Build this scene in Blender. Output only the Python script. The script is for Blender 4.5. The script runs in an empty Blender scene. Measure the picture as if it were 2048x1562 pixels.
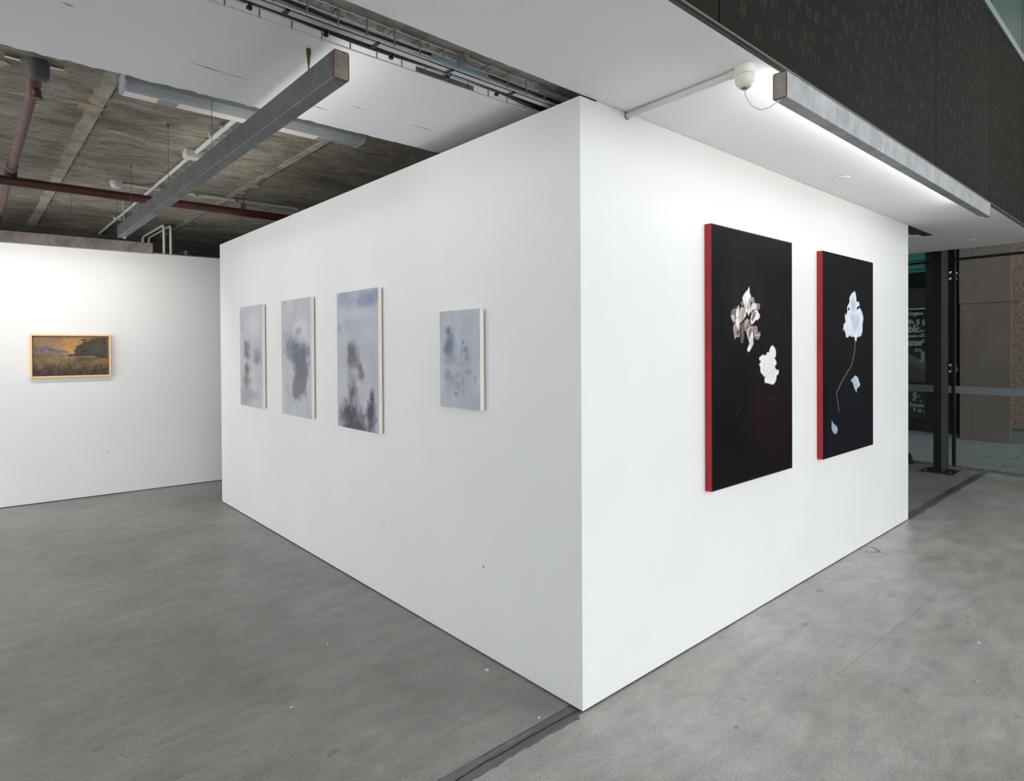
import bpy, bmesh, math, random
import numpy as np
from mathutils import Vector, Matrix
random.seed(7)
rng = np.random.default_rng(11)
S = bpy.context.scene
COL = S.collection

# ------------------------------------------------------------------ camera, sky, daylight, exposure
cam_d = bpy.data.cameras.new('camera')
cam = bpy.data.objects.new('camera', cam_d)
COL.objects.link(cam)
S.camera = cam
CAMPOS = Vector((-2.0045, -1.8021, 1.6))
cam_d.sensor_width = 36.0
cam_d.lens = 1231.94 / 2048 * 36.0
cam_d.shift_y = -(781 - 705.597) / 2048
cam_d.clip_start = 0.05
_th, _ro, _pi = 0.843967729, -5.68404845e-03, -8.62478866e-03
fw = Vector((math.cos(_th), math.sin(_th), 0)); rt = Vector((math.sin(_th), -math.cos(_th), 0)); up = Vector((0, 0, 1))
fw2 = fw * math.cos(_pi) + up * math.sin(_pi); up2 = up * math.cos(_pi) - fw * math.sin(_pi)
rt2 = rt * math.cos(_ro) + up2 * math.sin(_ro); up3 = up2 * math.cos(_ro) - rt * math.sin(_ro)
M = Matrix((rt2, up3, -fw2)).transposed().to_4x4()
M.translation = CAMPOS
cam.matrix_world = M

WORLD_STRENGTH = 3.5
w = bpy.data.worlds.new('overcast_sky'); S.world = w
w.use_nodes = True
bg = w.node_tree.nodes['Background']
bg.inputs['Color'].default_value = (0.93, 0.965, 1.0, 1)
bg.inputs['Strength'].default_value = WORLD_STRENGTH
S.view_settings.view_transform = 'Standard'
S.view_settings.look = 'None'
S.view_settings.gamma = 1.0
S.view_settings.use_curve_mapping = False
S.view_settings.exposure = 0.15
LED_W = dict(side=5.2, front=5.4, back=29.0)
LED_COL = (1.0, 0.975, 0.94)

# ------------------------------------------------------------------ helpers
def lin(c):
    return tuple(((x / 255.0) / 12.92 if x / 255.0 <= 0.04045 else ((x / 255.0 + 0.055) / 1.055) ** 2.4) for x in c)

class MB:
    def __init__(s): s.v = []; s.f = []
    def add(s, vs, fs):
        o = len(s.v); s.v += [tuple(p) for p in vs]; s.f += [tuple(i + o for i in f) for f in fs]; return s
    def box(s, a, b):
        x0, y0, z0 = a; x1, y1, z1 = b
        return s.add([(x0, y0, z0), (x1, y0, z0), (x1, y1, z0), (x0, y1, z0), (x0, y0, z1), (x1, y0, z1), (x1, y1, z1), (x0, y1, z1)],
                     [(3, 2, 1, 0), (4, 5, 6, 7), (0, 1, 5, 4), (1, 2, 6, 5), (2, 3, 7, 6), (3, 0, 4, 7)])
    def obox(s, p0, p1, wd, ht, upv=(0, 0, 1)):
        """box along p0->p1, centred, wd sideways, ht along up"""
        p0 = Vector(p0); p1 = Vector(p1); d = (p1 - p0).normalized(); u = Vector(upv); sd = d.cross(u).normalized(); u = sd.cross(d)
        vs = []
        for p in (p0, p1):
            for a, b in ((-1, -1), (1, -1), (1, 1), (-1, 1)):
                vs.append(p + sd * (a * wd / 2) + u * (b * ht / 2))
        return s.add(vs, [(0, 1, 2, 3), (7, 6, 5, 4), (0, 4, 5, 1), (1, 5, 6, 2), (2, 6, 7, 3), (3, 7, 4, 0)])
    def tube(s, pts, r, n=8, caps=True):
        pts = [Vector(p) for p in pts]; rings = []
        ref = None
        for i, p in enumerate(pts):
            if i == 0: d = pts[1] - pts[0]
            elif i == len(pts) - 1: d = pts[-1] - pts[-2]
            else: d = (pts[i + 1] - p).normalized() + (p - pts[i - 1]).normalized()
            d.normalize()
            if ref is None:
                ref = Vector((0, 0, 1)) if abs(d.z) < 0.9 else Vector((1, 0, 0))
            a = d.cross(ref).normalized(); b = a.cross(d).normalized(); ref = b
            rr = r[i] if isinstance(r, (list, tuple)) else r
            rings.append([p + a * (math.cos(2 * math.pi * k / n) * rr) + b * (math.sin(2 * math.pi * k / n) * rr) for k in range(n)])
        vs = [q for rg in rings for q in rg]; fs = []
        for i in range(len(rings) - 1):
            for k in range(n):
                k2 = (k + 1) % n
                fs.append((i * n + k, (i + 1) * n + k, (i + 1) * n + k2, i * n + k2))
        if caps:
            fs.append(tuple(range(n))); fs.append(tuple(reversed(range((len(rings) - 1) * n, len(rings) * n))))
        return s.add(vs, fs)
    def lathe(s, c, prof, n=32, axis='z'):
        c = Vector(c); vs = []; fs = []
        for r, h in prof:
            for k in range(n):
                a = 2 * math.pi * k / n
                q = Vector((r * math.cos(a), r * math.sin(a), h))
                if axis == 'x': q = Vector((q.z, q.x, q.y))
                if axis == 'y': q = Vector((q.y, q.z, q.x))
                vs.append(c + q)
        for i in range(len(prof) - 1):
            for k in range(n):
                k2 = (k + 1) % n
                fs.append((i * n + k, i * n + k2, (i + 1) * n + k2, (i + 1) * n + k))
        fs.append(tuple(reversed(range(n)))); fs.append(tuple(range((len(prof) - 1) * n, len(prof) * n)))
        return s.add(vs, fs)
    def prism(s, poly, z0, z1):
        n = len(poly)
        vs = [(x, y, z0) for x, y in poly] + [(x, y, z1) for x, y in poly]
        return s.add(vs, [tuple(reversed(range(n))), tuple(range(n, 2 * n))] + [(i, (i + 1) % n, n + (i + 1) % n, n + i) for i in range(n)])

def wl(o):
    p = Vector((0, 0, 0))
    while o is not None: p = p + o.location; o = o.parent
    return p

def ob(name, mb, mat, parent=None, smooth=False, bevel=0.0, data=None):
    if data is None:
        off = wl(parent) if parent else Vector((0, 0, 0))
        me = bpy.data.meshes.new(name)
        me.from_pydata([tuple(Vector(p) - off) for p in mb.v], [], mb.f)
        bm = bmesh.new(); bm.from_mesh(me)
        bmesh.ops.recalc_face_normals(bm, faces=bm.faces)
        if bevel > 0:
            bmesh.ops.bevel(bm, geom=[e for e in bm.edges if len(e.link_faces) == 2 and e.calc_face_angle(0) > 0.5], offset=bevel, segments=2, affect='EDGES', profile=0.5)
        bm.to_mesh(me); bm.free()
        if smooth:
            me.polygons.foreach_set('use_smooth', [True] * len(me.polygons))
            try: me.set_sharp_from_angle(angle=math.radians(40))
            except Exception: pass
        me.materials.append(mat)
    else: me = data
    o = bpy.data.objects.new(name, me)
    COL.objects.link(o)
    if parent: o.parent = parent
    return o

def tag(o, label=None, cat=None, group=None, kind=None):
    if label: o['label'] = label
    if cat: o['category'] = cat
    if group: o['group'] = group
    if kind: o['kind'] = kind
    return o

def thing(name, loc, label, cat, group=None):
    o = bpy.data.objects.new(name, None); o.empty_display_size = 0.1
    COL.objects.link(o); o.location = loc
    return tag(o, label, cat, group)

def struct(name, mb, mat, label=None, **k):
    o = ob(name, mb, mat, **k)
    return tag(o, label, None, None, 'structure')

def copy_tree(o, parent=None):
    c = o.copy(); COL.objects.link(c); c.parent = parent
    for ch in list(o.children): copy_tree(ch, c)
    return c

# ------------------------------------------------------------------ materials
def pmat(name, col, rough=0.5, metal=0.0, var=None, vscale=4.0, stretch=(1, 1, 1), bump=0.0, bscale=40.0, spec=0.5, dark=0.0, specks=None):
    m = bpy.data.materials.new(name); m.use_nodes = True
    nt = m.node_tree; b = nt.nodes['Principled BSDF']
    b.inputs['Roughness'].default_value = rough; b.inputs['Metallic'].default_value = metal
    b.inputs['Specular IOR Level'].default_value = spec
    b.inputs['Base Color'].default_value = (*lin(col), 1)
    tc = None
    if var or bump:
        tc = nt.nodes.new('ShaderNodeTexCoord'); mp = nt.nodes.new('ShaderNodeMapping')
        mp.inputs['Scale'].default_value = stretch
        nt.links.new(tc.outputs['Object'], mp.inputs['Vector'])
    if var:
        nz = nt.nodes.new('ShaderNodeTexNoise'); nz.inputs['Scale'].default_value = vscale; nz.inputs['Detail'].default_value = 8; nz.inputs['Roughness'].default_value = 0.62
        nt.links.new(mp.outputs['Vector'], nz.inputs['Vector'])
        rp = nt.nodes.new('ShaderNodeValToRGB')
        rp.color_ramp.elements[0].position = 0.3; rp.color_ramp.elements[1].position = 0.7
        rp.color_ramp.elements[0].color = (*lin(var), 1); rp.color_ramp.elements[1].color = (*lin(col), 1)
        nt.links.new(nz.outputs['Fac'], rp.inputs['Fac'])
        nt.links.new(rp.outputs['Color'], b.inputs['Base Color'])
    if bump:
        n2 = nt.nodes.new('ShaderNodeTexNoise'); n2.inputs['Scale'].default_value = bscale; n2.inputs['Detail'].default_value = 5
        nt.links.new(mp.outputs['Vector'], n2.inputs['Vector'])
        bp = nt.nodes.new('ShaderNodeBump'); bp.inputs['Strength'].default_value = bump; bp.inputs['Distance'].default_value = 0.004
        nt.links.new(n2.outputs['Fac'], bp.inputs['Height'])
        nt.links.new(bp.outputs['Normal'], b.inputs['Normal'])
    return m

def noise(nt, vec, scale, detail=6, rough=0.6, dist=0.0):
    n = nt.nodes.new('ShaderNodeTexNoise'); n.inputs['Scale'].default_value = scale; n.inputs['Detail'].default_value = detail
    n.inputs['Roughness'].default_value = rough; n.inputs['Distortion'].default_value = dist
    nt.links.new(vec, n.inputs['Vector']); return n.outputs['Fac']
def ramp(nt, fac, stops):
    r = nt.nodes.new('ShaderNodeValToRGB'); e = r.color_ramp.elements
    while len(e) < len(stops): e.new(0.5)
    for i, (p, c) in enumerate(stops):
        e[i].position = p; e[i].color = (c[0], c[1], c[2], 1) if len(c) >= 3 else (c[0],) * 3 + (1,)
    nt.links.new(fac, r.inputs['Fac']); return r.outputs['Color']
def mix(nt, fac, a, b, mode='MIX'):
    n = nt.nodes.new('ShaderNodeMix'); n.data_type = 'RGBA'; n.blend_type = mode
    if isinstance(fac, float): n.inputs['Factor'].default_value = fac
    else: nt.links.new(fac, n.inputs['Factor'])
    for k, s in (('A', a), ('B', b)):
        i = [q for q in n.inputs if q.name == k and q.type == 'RGBA'][0]
        if isinstance(s, tuple): i.default_value = (*s, 1)
        else: nt.links.new(s, i)
    return [q for q in n.outputs if q.type == 'RGBA'][0]
def objvec(nt, scale=(1, 1, 1), rot=(0, 0, 0)):
    tc = nt.nodes.new('ShaderNodeTexCoord'); mp = nt.nodes.new('ShaderNodeMapping')
    mp.inputs['Scale'].default_value = scale; mp.inputs['Rotation'].default_value = rot
    nt.links.new(tc.outputs['Object'], mp.inputs['Vector']); return mp.outputs['Vector']
def base(name, rough=0.5):
    m = bpy.data.materials.new(name); m.use_nodes = True; nt = m.node_tree; b = nt.nodes['Principled BSDF']; b.inputs['Roughness'].default_value = rough
    return m, nt, b
def bumpn(nt, b, h, strength, dist=0.003):
    bp = nt.nodes.new('ShaderNodeBump'); bp.inputs['Strength'].default_value = strength; bp.inputs['Distance'].default_value = dist
    nt.links.new(h, bp.inputs['Height']); nt.links.new(bp.outputs['Normal'], b.inputs['Normal'])

def floor_mat(name, cdark, cmid, clight, rough):
    m, nt, b = base(name, rough)
    v = objvec(nt)
    big = noise(nt, v, 1.1, 5, 0.55, 0.6)
    c = ramp(nt, big, [(0.3, cdark), (0.5, cmid), (0.72, clight)])
    vs = objvec(nt, (1.2, 4.5, 1), (0, 0, 0.5))
    st = noise(nt, vs, 2.2, 8, 0.7, 0.3)
    c = mix(nt, 0.5, c, ramp(nt, st, [(0.3, (0.34,)), (0.7, (0.66,))]), 'OVERLAY')
    md = noise(nt, objvec(nt, (1, 1.6, 1), (0, 0, 0.3)), 4.5, 9, 0.75, 0.7)
    c = mix(nt, 0.45, c, ramp(nt, md, [(0.32, (0.30,)), (0.68, (0.68,))]), 'OVERLAY')
    fine = noise(nt, v, 130, 3, 0.7)
    c = mix(nt, 0.55, c, ramp(nt, fine, [(0.3, (0.26,)), (0.7, (0.74,))]), 'OVERLAY')
    # scattered dark spots
    sp = noise(nt, v, 9.0, 2, 0.5)
    spm = ramp(nt, sp, [(0.0, (0,)), (0.70, (0,)), (0.76, (0.5,)), (1, (0.6,))])
    sp2 = noise(nt, v, 34.0, 1, 0.4)
    spm2 = ramp(nt, sp2, [(0.0, (0,)), (0.745, (0,)), (0.78, (0.6,)), (1, (0.7,))])
    c = mix(nt, spm, c, tuple(x * 0.62 for x in cdark))
    c = mix(nt, spm2, c, tuple(x * 0.55 for x in cdark))
    # scuffs, lighter
    vsc = objvec(nt, (1.0, 7, 1), (0, 0, -0.7))
    sc = noise(nt, vsc, 3.1, 4, 0.5, 0.4)
    scm = ramp(nt, sc, [(0.0, (0,)), (0.68, (0,)), (0.75, (0.28,)), (1, (0.35,))])
    c = mix(nt, scm, c, tuple(min(1, x * 1.5) for x in clight))
    nt.links.new(c, b.inputs['Base Color'])
    rr = ramp(nt, st, [(0.3, (rough - 0.07,)), (0.7, (rough + 0.09,))])
    nt.links.new(rr, b.inputs['Roughness'])
    bumpn(nt, b, fine, 0.10, 0.002)
    return m
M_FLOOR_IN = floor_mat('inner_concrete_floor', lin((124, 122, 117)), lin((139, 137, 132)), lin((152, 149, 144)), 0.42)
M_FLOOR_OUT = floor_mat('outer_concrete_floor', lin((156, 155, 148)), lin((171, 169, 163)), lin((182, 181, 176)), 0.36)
M_JOINT = floor_mat('joint_filler', lin((80, 80, 79)), lin((100, 101, 101)), lin((122, 124, 124)), 0.45)
M_CRACK = pmat('crack_dark', (40, 38, 36), 0.8)

def wall_mat(name, col):
    m, nt, b = base(name, 0.62)
    v = objvec(nt)
    n = noise(nt, v, 1.6, 4, 0.5)
    c = ramp(nt, n, [(0.3, tuple(x * 0.965 for x in lin(col))), (0.7, lin(col))])
    nt.links.new(c, b.inputs['Base Color']); b.inputs['Specular IOR Level'].default_value = 0.35
    bumpn(nt, b, noise(nt, v, 160, 3, 0.6), 0.06, 0.001)
    return m
M_WALL = wall_mat('white_wall_paint', (231, 231, 230))
M_CEIL = wall_mat('white_ceiling_paint', (242, 243, 244))
M_CEIL2 = wall_mat('white_plaster_soffit', (233, 234, 237))

def conc_ceiling_mat():
    m, nt, b = base('raw_concrete_ceiling', 0.85)
    v = objvec(nt); vs = objvec(nt, (1.0, 2.6, 1))
    a = noise(nt, vs, 2.4, 9, 0.72, 1.2)
    c = ramp(nt, a, [(0.28, lin((76, 71, 62))), (0.44, lin((132, 124, 111))), (0.6, lin((164, 155, 140))), (0.76, lin((200, 192, 176)))])
    d = noise(nt, objvec(nt, (1, 1, 1)), 0.62, 5, 0.6, 0.8)
    c = mix(nt, 0.75, c, ramp(nt, d, [(0.36, (0.24,)), (0.64, (0.70,))]), 'OVERLAY')
    f = noise(nt, objvec(nt, (1, 1.8, 1)), 9, 9, 0.78, 2.2)
    c = mix(nt, ramp(nt, f, [(0.50, (0,)), (0.66, (0.8,))]), c, lin((76, 70, 62)))
    h = noise(nt, objvec(nt, (0.6, 7, 1)), 5, 6, 0.7, 1.4)
    c = mix(nt, ramp(nt, h, [(0.60, (0,)), (0.72, (0.55,))]), c, lin((200, 194, 180)))
    g = noise(nt, objvec(nt, (1, 1, 1)), 40, 5, 0.7, 0.5)
    c = mix(nt, 0.4, c, ramp(nt, g, [(0.3, (0.3,)), (0.7, (0.7,))]), 'OVERLAY')
    nt.links.new(c, b.inputs['Base Color'])
    bumpn(nt, b, f, 0.5, 0.006)
    return m
M_CONC = conc_ceiling_mat()
M_BAND = pmat('beam_concrete', (204, 200, 192), 0.9, var=(136, 133, 126), vscale=9, bump=0.8, bscale=40)
M_CONC_DK = pmat('dark_concrete', (84, 80, 74), 0.9, var=(52, 50, 46), vscale=3, stretch=(1, 1, 5), bump=0.5, bscale=30)
M_CHIP = pmat('crumbled_plaster', (240, 238, 234), 0.9, var=(176, 170, 160), vscale=14, bump=0.8, bscale=40)
M_SEAM = pmat('seam_mortar', (196, 188, 174), 0.9, var=(118, 110, 99), vscale=7, stretch=(1, 0.6, 1), bump=0.6, bscale=25)
M_SEAM_DK = pmat('seam_dark', (96, 88, 78), 0.95, var=(66, 60, 54), vscale=5)  # darker tone for seam lips and scratches
M_PATCH = pmat('tan_patch', (200, 178, 148), 0.9, var=(160, 140, 112), vscale=20)
M_DKTRIM = pmat('dark_channel', (26, 28, 34), 0.5)
M_GAP = pmat('shadow_gap', (46, 44, 46), 0.9)

def panel_mat():
    m, nt, b = base('embossed_dark_panel', 0.55)
    v = objvec(nt)
    n = noise(nt, objvec(nt, (1, 1, 0.35)), 1.2, 5, 0.6)
    c = ramp(nt, n, [(0.3, lin((36, 35, 31))), (0.7, lin((43, 42, 38)))])
    nt.links.new(c, b.inputs['Base Color']); b.inputs['Metallic'].default_value = 0.0; b.inputs['Specular IOR Level'].default_value = 0.03
    bumpn(nt, b, noise(nt, v, 90, 2), 0.03, 0.001)
    return m
M_PANEL = panel_mat()
M_MARK = pmat('embossed_mark_edge', (64, 62, 55), 0.45, spec=0.12)
M_LIP = pmat('bronze_lip', (112, 104, 92), 0.5, 0.3)
M_RAIL = pmat('pale_rail', (160, 176, 182), 0.4, 0.3)

def steel_mat(name, c0, c1, c2, metal=0.6, rough=0.42):
    m, nt, b = base(name, rough)
    n = noise(nt, objvec(nt, (1, 1, 1)), 7, 8, 0.65, 0.5)
    c = ramp(nt, n, [(0.3, lin(c0)), (0.5, lin(c1)), (0.72, lin(c2))])
    n2 = noise(nt, objvec(nt, (6, 6, 1.2)), 6, 5, 0.6)
    c = mix(nt, 0.3, c, ramp(nt, n2, [(0.3, (0.3,)), (0.7, (0.7,))]), 'OVERLAY')
    nt.links.new(c, b.inputs['Base Color']); b.inputs['Metallic'].default_value = metal
    nt.links.new(ramp(nt, n, [(0.3, (rough + 0.1,)), (0.7, (rough - 0.05,))]), b.inputs['Roughness'])
    return m
M_STEEL_SHADE = steel_mat('shaded_mill_scale_steel', (88, 87, 90), (99, 99, 102), (112, 111, 114), 0.5, 0.45)  # beam steel with the shade of its dark side put into the colour
M_STEEL_LIT = steel_mat('lit_mill_scale_steel', (150, 150, 152), (172, 173, 176), (190, 191, 194))  # same beam steel, lightened in colour for the side facing the sky
M_STEEL_R = steel_mat('rust_toned_steel', (128, 118, 114), (160, 146, 138), (176, 162, 154), 0.3, 0.55)
M_CAP = steel_mat('rust_edged_cap', (120, 100, 84), (156, 148, 138), (176, 170, 160), 0.3, 0.6)
M_RUST = pmat('weld_rust', (120, 74, 52), 0.8, var=(70, 44, 34), vscale=40)
M_ZINC = pmat('galvanised_zinc', (190, 194, 196), 0.35, 0.85, var=(150, 156, 160), vscale=30)
M_WIRE = pmat('bright_wire', (188, 186, 182), 0.3, 0.9)
M_ALU = pmat('pale_channel', (190, 194, 194), 0.4, 0.3)
M_BLACK = pmat('black_rubber', (24, 24, 28), 0.5)
M_BLUEZ = pmat('blue_zinc', (150, 182, 196), 0.3, 0.6)
M_BRASS = pmat('tarnished_brass', (112, 92, 60), 0.45, 0.6)
M_PVC = pmat('white_pvc', (214, 212, 205), 0.45)
M_PVC_G = pmat('grey_white_pvc', (196, 196, 192), 0.5)
M_PVC_Y = pmat('ivory_pvc', (222, 218, 206), 0.42)
M_OXIDE = pmat('oxide_red_paint', (80, 34, 33), 0.5, var=(62, 27, 27), vscale=5)
M_OXIDE_L = pmat('worn_oxide_red_paint', (88, 50, 47), 0.6, var=(106, 80, 76), vscale=9)
M_FIT = pmat('grey_fitting', (88, 88, 90), 0.6, 0.2)
M_HANG = pmat('hanger_steel', (120, 124, 126), 0.45, 0.6)
M_GREEN = pmat('green_yellow_sheath', (120, 150, 40), 0.5)
M_CREAM = pmat('cream_gesso_edge', (246, 242, 234), 0.7)
M_STRETCH = pmat('stretcher_wood', (176, 146, 112), 0.7)
M_RED = pmat('red_painted_edge', (186, 22, 34), 0.42, var=(150, 16, 28), vscale=14)
M_WOODF = pmat('pale_oak_frame', (244, 204, 150), 0.5, var=(232, 186, 128), vscale=6, stretch=(1, 8, 8))
M_WOODIN = pmat('frame_rebate', (92, 62, 34), 0.7)
M_COLUMN = pmat('charcoal_steel_paint', (52, 53, 58), 0.4, 0.3)
M_COLUMN_D = pmat('black_steel_paint', (24, 24, 27), 0.4, 0.2)
M_SILL = pmat('grey_sill', (120, 128, 130), 0.45, 0.4)
M_FILM = pmat('frosted_film_strip', (118, 128, 131), 0.6)
M_PAVE = pmat('bluestone_paver', (112, 120, 121), 0.6, var=(96, 104, 105), vscale=5, bump=0.2)
M_GROUT = pmat('paver_grout', (70, 76, 78), 0.9)
M_BROWN = pmat('brown_stone_panel', (168, 150, 140), 0.35, var=(146, 132, 122), vscale=1.4, spec=0.6)
M_DKGLASS = pmat('dark_glazing', (16, 18, 24), 0.12, spec=0.6)
M_NAVY = pmat('navy_glazing', (36, 40, 52), 0.25)
M_CHAR = pmat('charcoal_panel', (44, 44, 50), 0.5)
M_TEAL = pmat('teal_panel', (62, 132, 128), 0.4)
M_STAIR = pmat('grey_stair_soffit', (110, 108, 106), 0.6)
M_STAIR2 = pmat('dark_stair_side', (78, 76, 74), 0.7)
M_SIGN = pmat('pale_sign_lettering', (190, 214, 214), 0.6)
M_CHROME = pmat('polished_steel', (230, 230, 230), 0.15, 1.0)
M_REDP = pmat('faded_red_line_paint', (164, 122, 123), 0.5)
M_LEAF = pmat('dry_yellow_leaf', (200, 176, 90), 0.7)
M_FLAKE = pmat('white_paint_flake', (226, 226, 222), 0.7)
M_STAIN = pmat('olive_floor_stain', (150, 147, 136), 0.5)
M_UPPER = pmat('upper_wall_green_grey', (196, 220, 206), 0.6, var=(180, 198, 190), vscale=0.8, stretch=(2, 2, 0.1))
def granite_mat():
    m, nt, b = base('speckled_brown_granite', 0.5)
    v = objvec(nt)
    c = ramp(nt, noise(nt, v, 28, 6, 0.8), [(0.32, lin((96, 78, 68))), (0.5, lin((176, 148, 132))), (0.68, lin((226, 202, 186)))])
    nt.links.new(c, b.inputs['Base Color']); return m
M_GRAN = granite_mat()
def glass_mat(name, tint, refl=1.0):
    m = bpy.data.materials.new(name); m.use_nodes = True; nt = m.node_tree
    for n in list(nt.nodes):
        if n.type == 'BSDF_PRINCIPLED': nt.nodes.remove(n)
    out = [n for n in nt.nodes if n.type == 'OUTPUT_MATERIAL'][0]
    t = nt.nodes.new('ShaderNodeBsdfTransparent'); t.inputs['Color'].default_value = (*tint, 1)
    g = nt.nodes.new('ShaderNodeBsdfGlossy'); g.inputs['Roughness'].default_value = 0.02
    fr = nt.nodes.new('ShaderNodeFresnel'); fr.inputs['IOR'].default_value = 1.45
    mx = nt.nodes.new('ShaderNodeMixShader')
    nt.links.new(fr.outputs['Fac'], mx.inputs['Fac']); nt.links.new(t.outputs['BSDF'], mx.inputs[1]); nt.links.new(g.outputs['BSDF'], mx.inputs[2])
    nt.links.new(mx.outputs['Shader'], out.inputs['Surface']); return m
M_GLASS = glass_mat('tinted_shop_glass', (0.64, 0.66, 0.65))
M_GREENGLASS = pmat('green_back_painted_glass', (84, 112, 100), 0.4, spec=0.25, var=(70, 94, 86), vscale=1.2, stretch=(1, 1, 0.1))
def diffuser_mat():
    m, nt, b = base('prismatic_diffuser', 0.25)
    b.inputs['Base Color'].default_value = (*lin((172, 178, 184)), 1)
    wv = nt.nodes.new('ShaderNodeTexWave'); wv.inputs['Scale'].default_value = 45; wv.bands_direction = 'X'
    nt.links.new(objvec(nt), wv.inputs['Vector'])
    nt.links.new(mix(nt, wv.outputs['Fac'], lin((150, 157, 164)), lin((182, 187, 192))), b.inputs['Base Color'])
    bumpn(nt, b, wv.outputs['Fac'], 0.4, 0.003); return m
M_DIFF = diffuser_mat()
M_DIFFB = pmat('cream_diffuser_base', (238, 230, 220), 0.4)
M_DIFFG = pmat('lampholder_shadow_grey', (150, 152, 152), 0.5)
def emis(name, col, st):
    m = bpy.data.materials.new(name); m.use_nodes = True; b = m.node_tree.nodes['Principled BSDF']
    b.inputs['Emission Color'].default_value = (*col, 1); b.inputs['Emission Strength'].default_value = st
    b.inputs['Base Color'].default_value = (0.8, 0.8, 0.8, 1); return m
M_LED = emis('led_diffuser', LED_COL, 3.0)
def attr_mat(name, rough, bump=0.0):
    m, nt, b = base(name, rough)
    a = nt.nodes.new('ShaderNodeVertexColor'); a.layer_name = 'paint'
    nt.links.new(a.outputs['Color'], b.inputs['Base Color'])
    if bump: bumpn(nt, b, noise(nt, objvec(nt), 350, 3), bump, 0.001)
    return m
M_PAINT = attr_mat('oil_paint_matt', 0.6, 0.1)
M_PAINT_G = attr_mat('oil_paint_black_ground', 0.42, 0.05); M_PAINT_G.node_tree.nodes['Principled BSDF'].inputs['Specular IOR Level'].default_value = 0.04

# ------------------------------------------------------------------ setting: floor
HC = 2.697          # white soffit
ZD = 2.768          # plastered downstand beam
ZS = 3.08           # raw slab
LX, LY = 4.446, 5.034
def jit(a, b, n, amp, horiz, fixed):
    """ragged edge from a to b"""
    out = []
    for i in range(n + 1):
        t = a + (b - a) * i / n
        d = random.uniform(-amp, amp) + (random.uniform(-amp, amp) * 1.5 if random.random() < 0.12 else 0)
        out.append((t, fixed + d) if horiz else (fixed + d, t))
    return out
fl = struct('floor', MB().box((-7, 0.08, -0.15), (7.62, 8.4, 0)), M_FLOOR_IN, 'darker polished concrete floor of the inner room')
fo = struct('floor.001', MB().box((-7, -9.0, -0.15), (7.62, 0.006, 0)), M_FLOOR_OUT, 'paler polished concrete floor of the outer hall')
mbj = MB(); e1 = jit(-7, 7.6, 420, 0.004, True, 0.076); e0 = [(x, (yy if (x < -0.03 or x > 4.47) else max(yy, 0.003))) for x, yy in jit(-7, 7.6, 900, 0.003, True, -0.001)]
mbj.prism(e0 + list(reversed(e1)), -0.1, 0.0004)
tj = struct('trim_1', mbj, M_JOINT, 'dark filled joint strip between the two concrete floors')
mbc = MB()
pts = []; y = 0.03
for i in range(260):
    x = -7 + 14.6 * i / 259; y = min(0.05, max(0.014, y + random.uniform(-0.004, 0.004))); pts.append((x, y))
mbc.prism(pts + [(x, y - 0.003 - random.random() * 0.003) for x, y in reversed(pts)], 0.0, 0.0022)
ob('crack', mbc, M_CRACK, tj)
# rough broken edge along the pale slab
mbr = MB()
pts = [(x, yy + 0.004) for x, yy in e0]
wob = np.interp(np.arange(len(pts)), np.arange(0, len(pts), 9), rng.normal(0.008, 0.007, (len(pts) + 8) // 9))
low = [(x, (yy - 0.004 - abs(wob[i]) - random.random() * 0.003) if (x < -0.03 or x > 4.47) else 0.0035) for i, (x, yy) in enumerate(e0)]
mbr.prism(pts + list(reversed(low)), -0.01, 0.0005)
sc_mb = MB()
for k in range(9):
    x0 = -0.95 + k * 0.075; y0 = 0.058 + random.uniform(-0.008, 0.006)
    sc_mb.prism([(x0, y0), (x0 + 0.05, y0 - 0.006 + random.uniform(-0.003, 0.003)), (x0 + 0.10, y0 + 0.002), (x0 + 0.06, y0 + random.uniform(0.006, 0.013))], 0, 0.0008)
tag(ob('pale_scuff', sc_mb, M_SILL, tj), kind='stuff')
ob('broken_edge', mbr, pmat('broken_edge', (128, 126, 121), 0.7, var=(92, 90, 86), vscale=26), tj)
# fine straight saw lines in the pale floor
for (a, b_) in (((1.15, -0.62), (2.35, -0.66)),):
    m_ = MB(); m_.obox((a[0], a[1], 0.0003), (b_[0], b_[1], 0.0002), 0.003, 0.0006); ob('saw_line', m_, M_STAIN, fo)
# faded red survey mark
mk = MB(); loop = [(3.334, 0.019), (3.36, -0.021), (3.357, -0.069), (3.322, -0.107), (3.273, -0.126), (3.236, -0.108), (3.207, -0.075), (3.203, -0.043)]
for pth, wd in ((loop, (0.020, 0.020, 0.024, 0.034, 0.032, 0.022, 0.016, 0.014)), ([(3.273, -0.126), (3.264, -0.175), (3.262, -0.222)], (0.014, 0.014, 0.010)), ([(3.232, 0.004), (3.216, -0.030)], (0.022, 0.020))):
    L_, R_ = [], []
    for i, (x, y_) in enumerate(pth):
        x0, y0 = pth[max(0, i - 1)]; x1, y1 = pth[min(len(pth) - 1, i + 1)]; d = math.hypot(x1 - x0, y1 - y0); nx, ny = -(y1 - y0) / d * wd[i] / 2, (x1 - x0) / d * wd[i] / 2
        L_.append((x + nx, y_ + ny)); R_.append((x - nx, y_ - ny))
    for i in range(len(pth) - 1): mk.prism([L_[i], L_[i + 1], R_[i + 1], R_[i]], 0, 0.0006)
ob('red_survey_mark', mk, M_REDP, fo)['label'] = 'faded red looped paint mark'
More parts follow.
